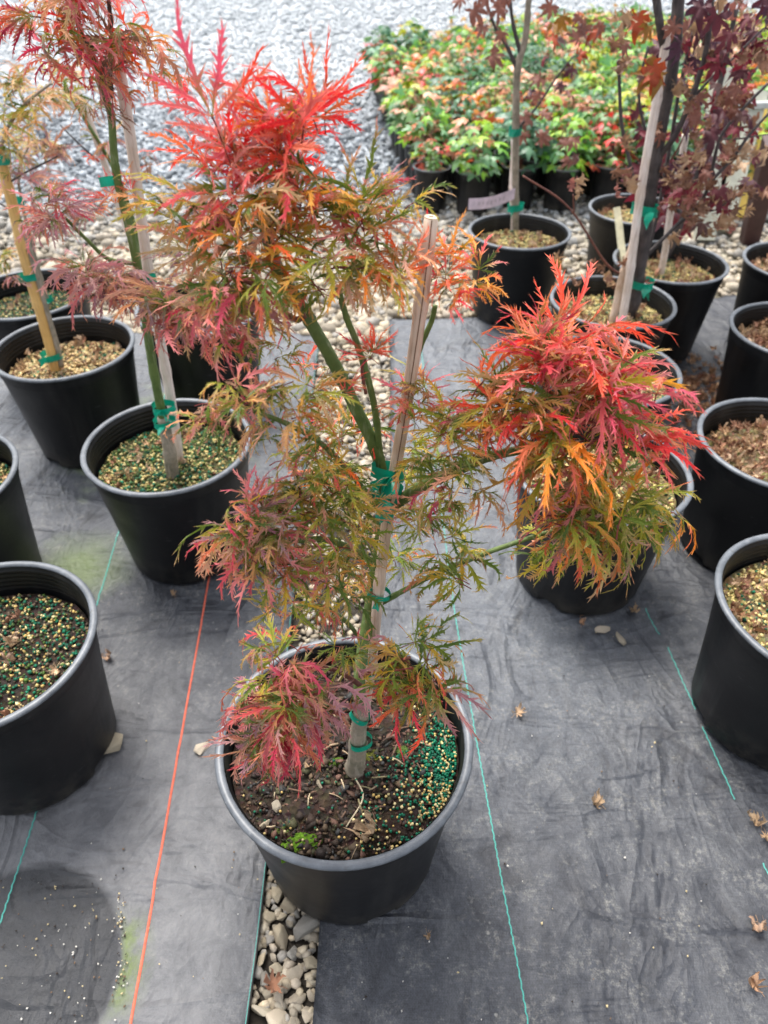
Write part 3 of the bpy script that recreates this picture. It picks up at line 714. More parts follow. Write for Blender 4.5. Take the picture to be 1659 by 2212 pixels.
pI = pot(.765, 1.880, 'black nursery pot right behind the purple maple, with green specks on tan soil', 'mixed')
pJ = pot(.552, 1.636, 'black nursery pot holding the dark stemmed purple maple and dry leaves', 'mixed')
pK = pot(.462, 1.312, 'black nursery pot half hidden behind the red right hand branch', 'mixed')
pL = pot(.372, .969, 'black nursery pot below the drooping right hand leaves', 'mixed')
pM = pot(1.115, 1.875, 'black nursery pot at the right edge, rearmost of the right hand column', 'litter')
pN = pot(.935, 1.480, 'black nursery pot at the right edge, second from the rear, full of dry leaves', 'litter')
pO = pot(.718, 1.048, 'black nursery pot at the right edge with the thickest tan leaf litter', 'litter')
pQ = pot(.615, .660, 'black nursery pot at the lower right edge, nearest of its column', 'mixed')

# main pot's soil, chips, beads, moss
me, zz, rr = soil_mesh(M_SOILD, .035, seed=11, amp=.007); link('soil', me, main_pot)
n = 3600; p = disc_pts(n, rr*.97, zz+.0005, 21)
c = pal_cols(n, [(.030, .018, .012), (.055, .032, .022), (.016, .011, .009), (.09, .07, .045), (.045, .05, .022), (.11, .065, .05), (.03, .035, .038), (.02, .014, .01), (.025, .018, .012)])
tag(link('bark_chips', scatter('bark_chips', p, rng.uniform(.0009, .0030, n)*rng.choice([.6, .8, 1.0, 1.7], n), c*np.array([1.15, 1.0, .9, 1]), M_CHIP, OCT, flat=.55, jit=.35, aniso=(.2, 2.3)), main_pot), kind='stuff')
mp = main_pot.location
inv_rz = Matrix.Rotation(-main_pot.rotation_euler.z, 3, 'Z')
def mloc(px, py, z=zz+PZ): q = G(px, py, z)-mp; return inv_rz@q
bp = []; bc = []
gg = random.Random(3)
while len(bp) < 1150:
    px = gg.gauss(975, 45); py = gg.gauss(1655, 80)
    if gg.random() < .13: px, py = gg.uniform(780, 1000), gg.uniform(1640, 1850)
    if gg.random() < .03: px, py = gg.uniform(520, 1000), gg.uniform(1650, 1850)
    q = mloc(px, py)
    if math.hypot(q.x, q.y) > rr-.003: continue
    q.z = zz+.004*(1-(math.hypot(q.x, q.y)/rr)**2)+.003+gg.uniform(0, .0035); bp.append(q[:]); gf = .88 if py < 1690 else .52
    bc.append((*gg.choice(GREENB if gg.random() < gf else CREAMB), 1))
tag(link('fertilizer_beads', scatter('fertilizer_beads', np.array(bp), rng.uniform(.0011, .0018, len(bp)), np.array(bc), M_BEAD, (IV1, IF1), jit=.02, smooth=True, aniso=(.95, 1.05)), main_pot), kind='stuff')
def moss(px, py, rx, ry, h, col):
    q = mloc(px, py); vs = []; fs = []; n = 26
    for j in range(n+1):
        for i in range(n+1):
            u, v = i/n*2-1, j/n*2-1; d = math.hypot(u, v); x, y = q.x+u*rx, q.y+v*ry
            e = max(0, 1-d**2+.5*noise.noise(Vector((x*60, y*60, 2))))
            vs.append((x, y, zz-.004+h*math.sqrt(e)+.0035*noise.noise(Vector((x*420, y*420, 0)))*min(1, e*2)))
    for j in range(n):
        for i in range(n): a = j*(n+1)+i; fs.append((a, a+1, a+n+2, a+n+1))
    mb = MB(); mb.add(vs, fs, (*col, 1)); link('moss', mb.mesh('moss', M_MOSS), main_pot)
moss(650, 1822, .024, .013, .008, (.09, .19, .006)); moss(612, 1790, .013, .010, .006, (.10, .14, .03)); moss(805, 1632, .012, .010, .009, (.11, .12, .015)); moss(722, 1648, .012, .008, .008, (.07, .13, .01)); moss(540, 1650, .02, .02, .008, (.07, .09, .02)); moss(868, 1625, .012, .012, .010, (.07, .12, .02))
pm = stone_meshes
mb = MB(); g = random.Random(90)      # roots, bark strips and twig bits on the soil
for i in range(70):
    a = g.uniform(0, 6.283); q_ = rr*.9*math.sqrt(g.random()); b_ = g.uniform(0, 6.3); L_ = g.uniform(.006, .020); c0 = Vector((q_*math.cos(a), q_*math.sin(a), zz+.004+.004*(1-(q_/rr)**2)))
    dv = Vector((math.cos(b_), math.sin(b_), g.uniform(-.05, .15)))*L_; cc = g.choice([(.30, .22, .14, 1), (.12, .07, .045, 1), (.42, .34, .22, 1), (.20, .17, .09, 1), (.07, .045, .03, 1)])
    tube(mb, [c0, c0+dv*.5+Vector((0, g.uniform(-.002, .002), .001)), c0+dv], g.uniform(.0004, .0013), 5, cc)
q0 = mloc(768, 1690); q1 = mloc(752, 1790)
tube(mb, catmull([(q0.x, q0.y, zz+.010), (q0.x+.002, (q0.y+q1.y)/2, zz+.008), (q1.x-.002, q1.y, zz+.005)], 6), .0010, 6, (.45, .38, .26, 1))
tag(link('twig_bits', mb.mesh('twig_bits', M_CHIP), main_pot), kind='stuff')
PEB = []
for (px, py, s_, k) in ((597, 1748, .0085, 3), (575, 1785, .007, 5), (690, 1700, .005, 6)):
    o = link('pebble', pm[k], main_pot); q = mloc(px, py); o.location = (q.x, q.y, zz+.006); o.scale = (s_,)*3; o.rotation_euler = (.3, .2, px)
litter_i = [0]
def dry_leaf(px, py, s_, label, z=.006, k=None, parent=None, tilt=(.2, .2), rz=None):
    i = litter_i[0]; litter_i[0] += 1
    o = link('dry_leaf', LITTER_ME[(k if k is not None else i) % 14] if i in (3, 10) else CURLED[i % 4]); o.location = G(px, py, z); o.scale = (s_,)*3
    o.rotation_euler = (tilt[0], tilt[1], rz if rz is not None else px*.37); return tag(o, label, 'fallen leaf', 'dry leaves that have dropped')
dry_leaf(795, 1805, .050, 'large curled tan leaf lying on dark soil at the front inside the nearest pot', z=zz+.017, k=4, tilt=(.7, -.3))
dry_leaf(668, 1655, .016, 'small curled tan leaf on the soil left of the trunk of the front maple', z=zz+.012, k=1)
dry_leaf(232, 1418, .034, 'curled tan leaf lying on the cloth between the two left pots')
dry_leaf(1118, 1540, .030, 'crumpled pinkish leaf lying on the cloth right of the front pot')
dry_leaf(1293, 1735, .030, 'thin brown leaf lying on the cloth, right centre of the front')
dry_leaf(925, 2020, .018, 'small tan scrap of leaf in front of the nearest pot')
dry_leaf(1638, 2000, .036, 'brown curled leaf cut by the right edge, between two others')
dry_leaf(1632, 2130, .032, 'yellowish dry leaf near the lower right corner')
dry_leaf(1636, 1772, .036, 'cluster of dry seed husks on a stem by the right edge')
dry_leaf(1655, 1805, .032, 'lower dry husk by the right edge next to the green thread')
dry_leaf(598, 2128, .032, 'rust brown tuft of dry leaf on the stones of the gap', k=6)
dry_leaf(1080, 1100, .030, 'ochre leaf lying on pale cloth above the right hand branch')
dry_leaf(1368, 1318, .030, 'rusty leaf on the cloth just behind the two flat stones')
dry_leaf(375, 1285, .022, 'small tan leaf scrap at the foot of the left pot')
dry_leaf(15, 1430, .036, 'curled pale leaf lying in the lower left pot', z=.205)
dry_leaf(1256, 1345, .022, 'yellow green scrap of leaf left of the two flat stones')
# loose stones on the cloth
def loose(px, py, s_, k, label, sc=(1, 1, 1), rz=0):
    o = link('loose_stone', stone_meshes[k]); o.location = G(px, py, s_*.5); o.scale = (s_*sc[0], s_*sc[1], s_*sc[2]); o.rotation_euler = (.1, .1, rz)
    tag(o, label, 'stone', 'stones lying on the ground cloth')
loose(437, 1615, .0125, 4, 'rounded tan pebble between orange line and front pot', (1, 1.2, 1), .4)
loose(243, 1605, .021, 7, 'angular mossy stone against the lower left pot', (1, 1, .8), 1.2)
loose(1306, 1360, .017, 2, 'flat grey stone lying on the cloth, left one of a pair', (1.1, .7, .6), .1)
loose(1341, 1380, .018, 9, 'flat grey stone lying on the cloth, right one of a pair', (.7, 1.25, .6), .5)
# brown litter on the cloth between the right hand pots
mb = MB(); g = random.Random(40)
for i in range(260):
    q = G(g.gauss(1495, 52), g.gauss(850, 36), .004+g.random()*.012)
    M = Matrix.Translation(q)@Euler((g.gauss(0, .6), g.gauss(0, .6), g.uniform(0, 6.3))).to_matrix().to_4x4()@Matrix.Scale(g.uniform(.016, .032), 4); s_ = LITTER[g.randrange(14)]; cc = g.uniform(.55, 1.0)
    mb.add([M@Vector(v) for v in s_.v], s_.f, [(c[0]*cc, c[1]*cc*.9, c[2]*cc*.85, 1) for c in s_.c])
tag(link('leaf_litter', mb.mesh('leaf_litter', M_LITTER)), 'brown leaf litter blown between the right hand pots', 'leaf litter', kind='stuff')
# crumbs scattered on the cloth and round the old pot mark
n = 330; px = np.concatenate([rng.uniform(0, 1650, 150), rng.normal(262, 6, 70), rng.uniform(0, 270, 110)]); py = np.concatenate([rng.uniform(1350, 2212, 150), rng.uniform(1930, 2130, 70), rng.uniform(1890, 2212, 110)])
pts = np.array([G(a, b, .0035)[:] for a, b in zip(px, py)])
ok = np.array([(x < gapL(y)-.004 or x > gapR(y)+.004) for x, y, z in pts]); pts = pts[ok]; n = len(pts)
pts[:, 2] += [fab_z(x, y) for x, y, z in pts]
tag(link('crumbs', scatter('crumbs', pts, rng.uniform(.0006, .0018, n), pal_cols(n, [(.55, .45, .25), (.62, .6, .55), (.16, .10, .06), (.03, .02, .015)]), M_CHIP, OCT)), 'tiny pale and dark crumbs of soil on the cloth', 'crumbs', kind='stuff')

# ---------------------------------------------------------------- ties, stakes
def tie(p, rad, h, label, axis=Vector((0, 0, 1)), tails=2, seed=0, wide=1.5):
    g = random.Random(seed); mb = MB(); d = axis.normalized(); a = Vector((1, 0, 0)); a = (a-d*a.dot(d)).normalized(); b = d.cross(a)
    n = 22; vs = []; fs = []
    for i, zz_ in enumerate((-.5, -.3, 0, .3, .5)):
        for k in range(n):
            th = 2*math.pi*k/n; r = rad*(1.0+.06*math.sin(th*3+seed)+(.05 if i in (0, 4) else 0))
            vs.append(d*h*(zz_+.15*math.sin(th+seed))+(a*math.cos(th)*wide+b*math.sin(th))*r)
    for i in range(4):
        for k in range(n): fs.append((i*n+k, i*n+(k+1) % n, (i+1)*n+(k+1) % n, (i+1)*n+k))
    mb.add(vs, fs); o = empty('plant_tie', p, label, 'plant tie', 'green tie tapes'); link('band', mb.mesh('band', M_TIE), o)
    for t in range(tails):
        mb = MB(); dirv = Vector((g.uniform(-1, 1), -.9, g.uniform(-.7, .3))).normalized(); sd_ = dirv.cross(Vector((0, 1, .4))).normalized()
        st = Vector((0, -rad*1.05, 0)); vs = []; fs = []
        for i in range(6):
            f = i/5; c_ = st+dirv*f*h*1.6+Vector((0, -.1, -.35))*h*f*f; w_ = h*(.18+.42*min(1, f*2.2)); rr_ = Matrix.Rotation(f*.9, 3, dirv)@sd_
            vs += [c_-rr_*w_, c_, c_+rr_*w_]
        vs[-2] = Vector(vs[-2])-dirv*h*.25
        for i in range(5): fs += [(i*3, i*3+1, i*3+4, i*3+3), (i*3+1, i*3+2, i*3+5, i*3+4)]
        mb.add(vs, fs); link('tail', mb.mesh('tail', M_TIE), o)
    return o
def stake(p0, p1, r0, r1, mat, label, nodes=(), crack=False):
    t = empty('bamboo_stake', p0, label, 'stake', 'stakes holding the young trees'); mb = MB(); d = p1-p0; m = 40; pts = []; rad = []
    cuts = sorted(nodes)
    for i in range(m+1):
        f = i/m; q = d*f; q += Vector((1, 0, 0))*.002*math.sin(f*9); r = r0+(r1-r0)*f
        pts.append(q); rad.append(r)
    for nf in cuts:
        i = int(round(nf*m)); rad[i] *= 1.16
    tube(mb, pts, rad, 16, bump=.05, seed=3); link('cane', mb.mesh('cane', mat), t)
    mb = MB(); dn = d.normalized()
    a = dn.cross(Vector((0, 1, 0))).normalized(); b = dn.cross(a); e = pts[-1]+dn*.0006
    vs = []; fs = []; n = 20
    for k in range(n): th = 6.2832*k/n; vs.append(e+(a*math.cos(th)+b*math.sin(th))*r1*.97)
    for k in range(n): th = 6.2832*k/n; vs.append(e+(a*math.cos(th)+b*math.sin(th))*r1*.36)
    for k in range(n): fs.append((k, (k+1) % n, n+(k+1) % n, n+k))
    mb.add(vs, fs); link('cut_end', mb.mesh('cut_end', M_CORK), t)
    mb = MB(); vs = [e-dn*.0012+(a*math.cos(6.2832*k/12)+b*math.sin(6.2832*k/12))*r1*.38 for k in range(12)]; mb.add(vs, [tuple(range(12))]); link('pith', mb.mesh('pith', M_HOLE), t)
    if crack:
        mb = MB(); vs = []; fs = []
        for i in range(21, m+1):
            q = pts[i]-b*0; f = (b if b.y < 0 else -b); o_ = f*rad[i]*.985+a*rad[i]*-.02*(1+.6*math.sin(i*.7))
            hw = .00035 if i > 22 else .0001; vs += [q+o_-a*hw+f*.0005, q+o_+a*hw+f*.0005]
        for i in range(len(vs)//2-1): fs.append((2*i, 2*i+1, 2*i+3, 2*i+2))
        mb.add(vs, fs); link('split', mb.mesh('split', M_HOLE), t)
    return t
def branchy(root, specs, mat, n=8, name='branch'):
    """specs: list of (name, material, [(px,py,Y)..], r0, r1); points are seen-at positions on planes of depth Y"""
    for sp in specs:
        nm, mt, pts, r0, r1 = sp
        P3 = catmull([P(*q)-root.location if len(q) == 3 else q[0]-root.location for q in pts], 7); m = len(P3)
        rad = [r0+(r1-r0)*i/(m-1) for i in range(m)]
        for i in range(m):
            if i % 11 == 6: rad[i] *= 1.14
        mb = MB(); tube(mb, P3, rad, 12 if r0 > .003 else 7, bump=.10, seed=len(P3)); link(nm, mb.mesh(nm, mt), root)

# ---------------------------------------------------------------- the front laceleaf maple
soilz = PZ+zz
base = G(768, 1665, soilz)
maple = empty('laceleaf_maple', base, 'red, orange and olive laceleaf maple staked in the front pot', 'maple tree')
Yb = base.y
branchy(maple, [
    ('trunk', M_TBARK, [(764, 1684, Yb), (768, 1655, Yb), (772, 1625, Yb-.002), (774, 1580, Yb-.004), (779, 1545, Yb-.003), (778, 1515, Yb+.001)], .0125, .0068),
    ('stem', M_GBARK, [(779, 1545, Yb-.003), (777, 1500, Yb+.004), (777, 1450, Yb+.018), (787, 1380, Yb+.044), (802, 1290, Yb+.064), (820, 1180, Yb+.070), (828, 1070, Yb+.072), (816, 985, Yb+.070), (768, 880, Yb+.068), (724, 790, Yb+.068), (680, 712, Yb+.07), (640, 645, Yb+.075), (600, 580, Yb+.075), (575, 500, Yb+.08), (570, 430, Yb+.08)], 0.0065, .0044),
    ('branch', M_GBARK, [(826, 1125, Yb+.070), (850, 1095, Yb+.064), (910, 1052, Yb+.05), (1000, 1010, Yb+.03), (1060, 985, Yb+.035), (1150, 965, Yb+.04), (1205, 935, Yb+.04), (1220, 880, Yb+.045)], .0060, .0028),
    ('branch', M_GBARK, [(802, 1316, Yb+.064), (860, 1282, Yb+.05), (940, 1240, Yb+.04), (1050, 1195, Yb+.03), (1150, 1160, Yb+.04), (1230, 1130, Yb+.05), (1290, 1060, Yb+.05)], .0030, .0018),
    ('branch', M_GBARK, [(822, 1000, Yb+.070), (812, 900, Yb+.062), (795, 820, Yb+.05), (770, 740, Yb+.06), (748, 685, Yb+.06), (730, 620, Yb+.06)], .0030, .0022),
    ('branch', M_GBARK, [(832, 1090, Yb+.075), (868, 900, Yb+.08), (905, 760, Yb+.07), (932, 695, Yb+.07), (940, 660, Yb+.07)], .0026, .0020),
    ('branch', M_GBARK, [(822, 1100, Yb+.070), (780, 1050, Yb+.045), (735, 998, Yb+.02), (690, 955, Yb), (620, 915, Yb-.01), (540, 885, Yb-.02)], .0028, .0016),
    ('branch', M_GBARK, [(812, 1220, Yb+.066), (770, 1190, Yb+.03), (700, 1165, Yb-.01), (620, 1170, Yb-.02), (575, 1165, Yb-.025)], .0032, .0018),
    ('branch', M_GBARK, [(786, 1390, Yb+.055), (750, 1345, Yb+.02), (700, 1310, Yb-.01), (640, 1310, Yb-.01)], .0024, .0015),
    ('branch', M_RTWIG, [(778, 1480, Yb), (730, 1450, Yb-.015), (670, 1440, Yb-.03), (625, 1470, Yb-.04)], .0028, .0016),
    ('branch', M_RTWIG, [(778, 1460, Yb), (820, 1450, Yb-.01), (858, 1432, Yb-.02), (885, 1420, Yb-.03)], .0026, .0015),
    ('branch', M_RTWIG, [(660, 680, Yb+.062), (640, 690, Yb+.06), (610, 670, Yb+.05), (560, 620, Yb+.04), (500, 600, Yb+.04)], .0026, .0014),
    ('branch', M_RTWIG, [(790, 850, Yb+.045), (782, 800, Yb+.045), (790, 775, Yb+.045)], .0014, .0010),
    ('branch', M_RTWIG, [(1205, 935, Yb+.04), (1180, 820, Yb+.04), (1185, 740, Yb+.04)], .0022, .0012),
    ('branch', M_RTWIG, [(1205, 935, Yb+.04), (1290, 905, Yb+.03), (1340, 880, Yb+.03)], .0022, .0012),
], M_GBARK)
leaves(maple, [
    # big head, upper left
    (560, 350, Yb+.08, 185, 16, 'up', .75, ['red', 'pink', 'red'], .05),
    (640, 300, Yb+.09, 165, 10, 'up', 1.1, ['red', 'red', 'orange'], -.1),
    (470, 350, Yb+.07, 150, 10, 'up', .6, ['pink', 'red', 'purple'], .0),
    (455, 470, Yb+.06, 140, 12, 'mid', .15, ['red', 'pink', 'olive'], .25),
    (640, 440, Yb+.07, 170, 13, 'mid', .45, ['orange', 'red', 'olive'], .35),
    (555, 500, Yb+.05, 175, 15, 'mid', .1, ['orange', 'cream', 'olive'], .5),
    (760, 470, Yb+.07, 140, 13, 'up', .5, ['pink', 'cream', 'olive'], .6),
    (820, 450, Yb+.08, 100, 6, 'up', .7, ['purple', 'pink', 'olive'], .55),
    (730, 575, Yb+.05, 160, 15, 'mid', .1, ['olive', 'cream', 'orange'], .6),
    (840, 560, Yb+.05, 110, 9, 'mid', .15, ['pink', 'orange', 'cream'], .3),
    (480, 600, Yb+.04, 160, 14, 'mid', -.1, ['pink', 'purple', 'cream'], .3),
    (560, 610, Yb+.03, 150, 10, 'down', -.2, ['orange', 'pink', 'olive'], .45),
    (470, 700, Yb+.03, 110, 9, 'down', -.2, ['magenta', 'pink', 'pink'], .2),
    (585, 725, Yb+.03, 95, 5, 'down', -.2, ['olive', 'pink'], .85),
    (720, 620, Yb+.09, 110, 7, 'down', .0, ['cream', 'olive'], .65),
    (800, 760, Yb+.05, 75, 4, 'up', .8, ['red', 'orange'], .1),
    # left middle
    (520, 850, Yb-.02, 115, 11, 'down', .1, ['cream', 'pink', 'olive'], .5),
    (480, 900, Yb-.02, 100, 7, 'down', -.1, ['pink', 'cream'], .4),
    (645, 860, Yb-.02, 115, 9, 'mid', .0, ['orange', 'red', 'olive'], .35),
    (735, 850, Yb+.03, 60, 3, 'up', .8, ['orange', 'red'], -.1),
    (655, 960, Yb-.01, 95, 8, 'mid', -.1, ['olive', 'orange', 'magenta'], .6),
    (740, 930, Yb+.10, 90, 7, 'mid', .1, ['red', 'olive'], .5),
    (670, 1040, Yb-.01, 95, 7, 'down', -.1, ['purple', 'olive'], .7),
    (700, 790, Yb+.10, 80, 4, 'up', .6, ['red', 'orange'], .2),
    (640, 880, Yb-.0, 120, 7, 'down', .1, ['orange', 'orange', 'cream'], .4),
    (690, 985, Yb+.01, 100, 8, 'mid', .1, ['orange', 'olive', 'red'], .6),
    (745, 1030, Yb+.06, 95, 7, 'mid', .1, ['olive', 'orange'], .75),
    (640, 1060, Yb-.01, 100, 7, 'mid', .2, ['pink', 'olive', 'orange'], .55),
    (600, 780, Yb+.03, 80, 4, 'down', .2, ['olive', 'orange'], .7),
    # right: small ones next to the stake
    (990, 610, Yb+.06, 105, 11, 'mid', .4, ['red', 'orange', 'red'], .15),
    (950, 560, Yb+.07, 85, 5, 'up', .8, ['red', 'orange'], .0),
    (910, 890, Yb+.05, 85, 8, 'mid', .2, ['magenta', 'red', 'olive'], .35),
    (985, 920, Yb+.03, 120, 13, 'mid', .1, ['olive', 'pink', 'orange'], .5),
    (960, 1040, Yb+.02, 115, 11, 'down', -.1, ['olive', 'pink', 'cream'], .6),
    (910, 1000, Yb+.08, 80, 6, 'mid', .2, ['olive', 'olive'], .8),
    (900, 1130, Yb+.08, 80, 7, 'down', -.2, ['magenta', 'purple', 'olive'], .4),
    # big right head
    (1190, 800, Yb+.05, 190, 17, 'up', .65, ['red', 'red', 'magenta'], .1),
    (1130, 830, Yb+.04, 150, 11, 'up', .5, ['orange', 'olive', 'red'], .4),
    (1300, 830, Yb+.04, 175, 13, 'mid', .25, ['red', 'pink', 'pink'], -.05),
    (1220, 930, Yb+.02, 185, 17, 'mid', .0, ['orange', 'olive', 'red'], .55),
    (1350, 900, Yb+.03, 165, 13, 'mid', .05, ['red', 'red', 'pink'], .0),
    (1250, 1030, Yb+.01, 180, 15, 'down', -.1, ['orange', 'pink', 'olive'], .5),
    (1340, 1070, Yb+.02, 165, 15, 'down', -.15, ['purple', 'olive', 'cream'], .7),
    (1110, 900, Yb+.02, 125, 9, 'mid', .1, ['red', 'orange', 'olive'], .3),
    (1300, 1130, Yb+.01, 160, 9, 'down', -.4, ['purple', 'olive', 'pink'], .7),
    (1370, 1130, Yb+.02, 140, 8, 'down', -.4, ['purple', 'olive', 'orange'], .7),
    (1240, 1090, Yb-.0, 150, 7, 'down', -.4, ['orange', 'pink', 'orange'], .3),
    (1040, 900, Yb+.03, 120, 9, 'mid', .1, ['pink', 'red', 'olive'], .3),
    (1010, 1000, Yb+.02, 110, 8, 'mid', .0, ['olive', 'cream', 'pink'], .6),
    (900, 850, Yb+.06, 90, 5, 'mid', .3, ['magenta', 'pink', 'olive'], .4),
    (1180, 1190, Yb+.03, 110, 9, 'down', -.2, ['olive', 'purple'], .85),
    (950, 1238, Yb+.01, 130, 5, 'down', .0, ['olive', 'purple'], .9),
    (1000, 1190, Yb+.03, 70, 5, 'mid', .3, ['olive', 'brown'], .8),
    (930, 1120, Yb+.03, 100, 9, 'mid', .1, ['olive', 'cream', 'purple'], .7),
    (880, 1030, Yb+.10, 75, 7, 'mid', .3, ['olive', 'red', 'olive'], .75),
    (780, 1120, Yb+.09, 80, 6, 'mid', .3, ['magenta', 'olive', 'cream'], .6),
    (730, 1060, Yb-.01, 90, 7, 'mid', .1, ['olive', 'purple', 'olive'], .7),
    (760, 1265, Yb+.05, 75, 5, 'down', .0, ['magenta', 'cream', 'olive'], .5),
    (850, 1210, Yb+.10, 80, 7, 'mid', .1, ['olive', 'orange'], .8),
    (720, 1240, Yb-.03, 105, 10, 'down', -.1, ['cream', 'olive', 'orange'], .55),
    (650, 1220, Yb-.03, 120, 10, 'down', -.1, ['pink', 'cream', 'olive'], .5),
    (590, 1400, Yb-.04, 60, 3, 'down', -.2, ['purple', 'magenta', 'olive'], .5),
    # left lower
    (560, 1180, Yb-.03, 155, 24, 'down', .0, ['pink', 'cream', 'purple'], .5),
    (550, 1130, Yb-.03, 125, 10, 'mid', .4, ['pink', 'magenta', 'purple'], .3),
    (640, 1110, Yb-.02, 135, 12, 'mid', .15, ['cream', 'olive', 'pink'], .6),
    (735, 1140, Yb-.01, 125, 12, 'mid', .0, ['olive', 'cream'], .85),
    (740, 1220, Yb+.01, 105, 9, 'down', -.1, ['purple', 'olive', 'cream'], .7),
    (610, 1285, Yb-.03, 95, 8, 'down', -.1, ['pink', 'olive', 'cream'], .45),
    (690, 1295, Yb-.01, 75, 6, 'down', .0, ['orange', 'olive', 'magenta'], .45),
    # at the pot
    (605, 1485, Yb-.045, 160, 34, 'down', -.1, ['purple', 'pink', 'magenta'], .38),
    (590, 1570, Yb-.05, 130, 22, 'down', -.2, ['magenta', 'purple', 'pink'], .25),
    (762, 1412, Yb-.02, 75, 8, 'mid', .2, ['olive', 'magenta', 'purple'], .7),
    (890, 1450, Yb-.03, 135, 22, 'down', -.3, ['purple', 'olive', 'red'], .6),
    (900, 1385, Yb-.03, 75, 4, 'up', .6, ['olive', 'orange'], .7),
], 17)
# bamboo stake and green ties of the front tree
s0 = G(778, 1590, soilz); s1 = P(929, 470, Yb+.065)
stake(s0, s1, 0.0058, .0050, M_BAMBOO, 'bamboo stake with a cut top standing beside the front maple', nodes=(.22, .42, .63, .9), crack=True)
sdv = (s1-s0).normalized()
def on_stake(py):
    best = None
    for i in range(400):
        q = s0.lerp(s1, i/400); v = q-cam.location; dd = v.y*_c-v.z*_s; yy_ = 1106-FPX*(v.y*_s+v.z*_c)/dd
        if best is None or abs(yy_-py) < best[0]: best = (abs(yy_-py), q)
    return best[1]
for py, lb, tl in ((1022, 'upper green tie tape holding the front maple to its stake', 2), (1068, 'second green tie tape just below the uppermost on the front stake', 1)):
    tie(on_stake(py)+Vector((-.006, .003, 0)), .0085, .012, lb, sdv, tl+1, seed=py, wide=1.7)
tie(P(779, 1600, Yb-.004), .0112, .009, 'lowest green tie tape round the pale trunk base of the front maple', tails=0, seed=2, wide=1.05)
tie(P(779, 1545, Yb-.003), .0092, .008, 'green tie tape slanting above the lowest one on the front trunk', Vector((.35, 0, 1)), 0, seed=5, wide=1.15)
tie(P(790, 1447, Yb+.032), .0086, .007, 'green tie tape half hidden by leaves low on the front stem', Vector((0, 0, 1)), 0, seed=9, wide=1.3)
tie(on_stake(1282), .0085, .006, 'small green tie tape in the middle of the front stake', sdv, 1, seed=4, wide=1.3)

# ---------------------------------------------------------------- left hand trees
bA = G(372, 1030, .20); mapleA = empty('laceleaf_maple', bA, 'tall laceleaf maple with drooping red and purple leaves in the left pot', 'maple tree'); YA = bA.y
branchy(mapleA, [
    ('trunk', M_TBARK, [(375, 1035, YA), (365, 970, YA), (352, 900, YA)], .0125, .0095),
    ('stem', M_GBARK, [(353, 910, YA), (330, 790, YA), (315, 690, YA), (302, 600, YA), (281, 500, YA), (256, 400, YA), (246, 330, YA), (240, 250, YA), (224, 200, YA), (205, 130, YA), (175, 70, YA), (160, 10, YA), (150, -60, YA)], .0076, .0024),
    ('branch', M_GBARK, [(296, 570, YA), (235, 560, YA-.02), (190, 520, YA-.03), (140, 470, YA-.04)], .0035, .002),
    ('branch', M_DBARK, [(240, 210, YA), (235, 130, YA+.02), (240, 80, YA+.02), (235, 0, YA)], .004, .0025),
    ('branch', M_DBARK, [(205, 105, YA), (180, 90, YA-.02), (150, 80, YA-.04)], .003, .002),
    ('branch', M_GBARK, [(318, 700, YA), (360, 640, YA-.05), (400, 650, YA-.08)], .0035, .002),
    ('branch', M_GBARK, [(305, 620, YA), (260, 610, YA-.04), (225, 600, YA-.05)], .003, .002)], M_GBARK)
leaves(mapleA, [
    (110, 30, YA-.03, 110, 10, 'down', -.1, ['orange', 'brown', 'cream'], .2), (155, 0, YA-.04, 140, 12, 'down', -.2, ['pink', 'red', 'cream'], .1),
    (220, 10, YA-.02, 120, 9, 'down', .0, ['pink', 'brown', 'orange'], .3), (150, 110, YA-.05, 125, 14, 'down', -.2, ['red', 'pink', 'magenta'], .15),
    (255, 95, YA, 130, 14, 'down', -.1, ['red', 'orange', 'brown'], .15), (285, 130, YA+.02, 115, 8, 'down', -.2, ['orange', 'pink', 'red'], .1),
    (215, 220, YA, 70, 7, 'down', -.2, ['brown', 'brown', 'olive'], .3), (262, 200, YA, 60, 5, 'down', -.1, ['red', 'brown'], .1),
    (115, 455, YA-.05, 90, 20, 'mid', .1, ['dull', 'purple', 'pink'], .1), (80, 490, YA-.05, 65, 7, 'down', -.1, ['dull', 'purple'], .1),
    (255, 430, YA, 62, 9, 'up', .5, ['orange', 'red'], -.2), (200, 470, YA-.03, 50, 5, 'mid', .2, ['orange', 'dull'], .1),
    (225, 610, YA-.05, 115, 30, 'down', -.05, ['dull', 'purple', 'dull'], .15), (275, 640, YA-.04, 60, 6, 'mid', .0, ['red', 'dull'], .0),
    (365, 650, YA-.08, 120, 28, 'down', -.05, ['dull', 'purple', 'cream'], .25), (420, 700, YA-.10, 115, 24, 'down', -.1, ['dull', 'pink', 'purple'], .2),
    (400, 560, YA-.06, 95, 9, 'mid', .1, ['dull', 'olive'], .4), (205, 345, YA-.02, 30, 3, 'down', .1, ['red'], -.3), (60, 60, YA-.05, 90, 5, 'down', -.3, ['orange', 'red'], .1)], 23, dens=.62)
stA0 = G(388, 1000, .20); stake(stA0, P(246, 88, YA+.03), .0085, .0072, M_BAMBOOP, 'pale pinkish bamboo stake of the tall left maple', nodes=(.3, .55, .9))
for (px, py, lb, tl) in ((353, 880, 'large green bow of tie tape low on the left maple', 2), (355, 912, 'green tie tape just under the bow on the left maple', 1), (232, 392, 'small green tie tape high on the left maple', 0), (322, 600, 'small green tie tape between purple leaves of the left maple', 0)):
    tie(P(px, py, YA), .0125 if py > 700 else .007, .012, lb, tails=tl, seed=py)

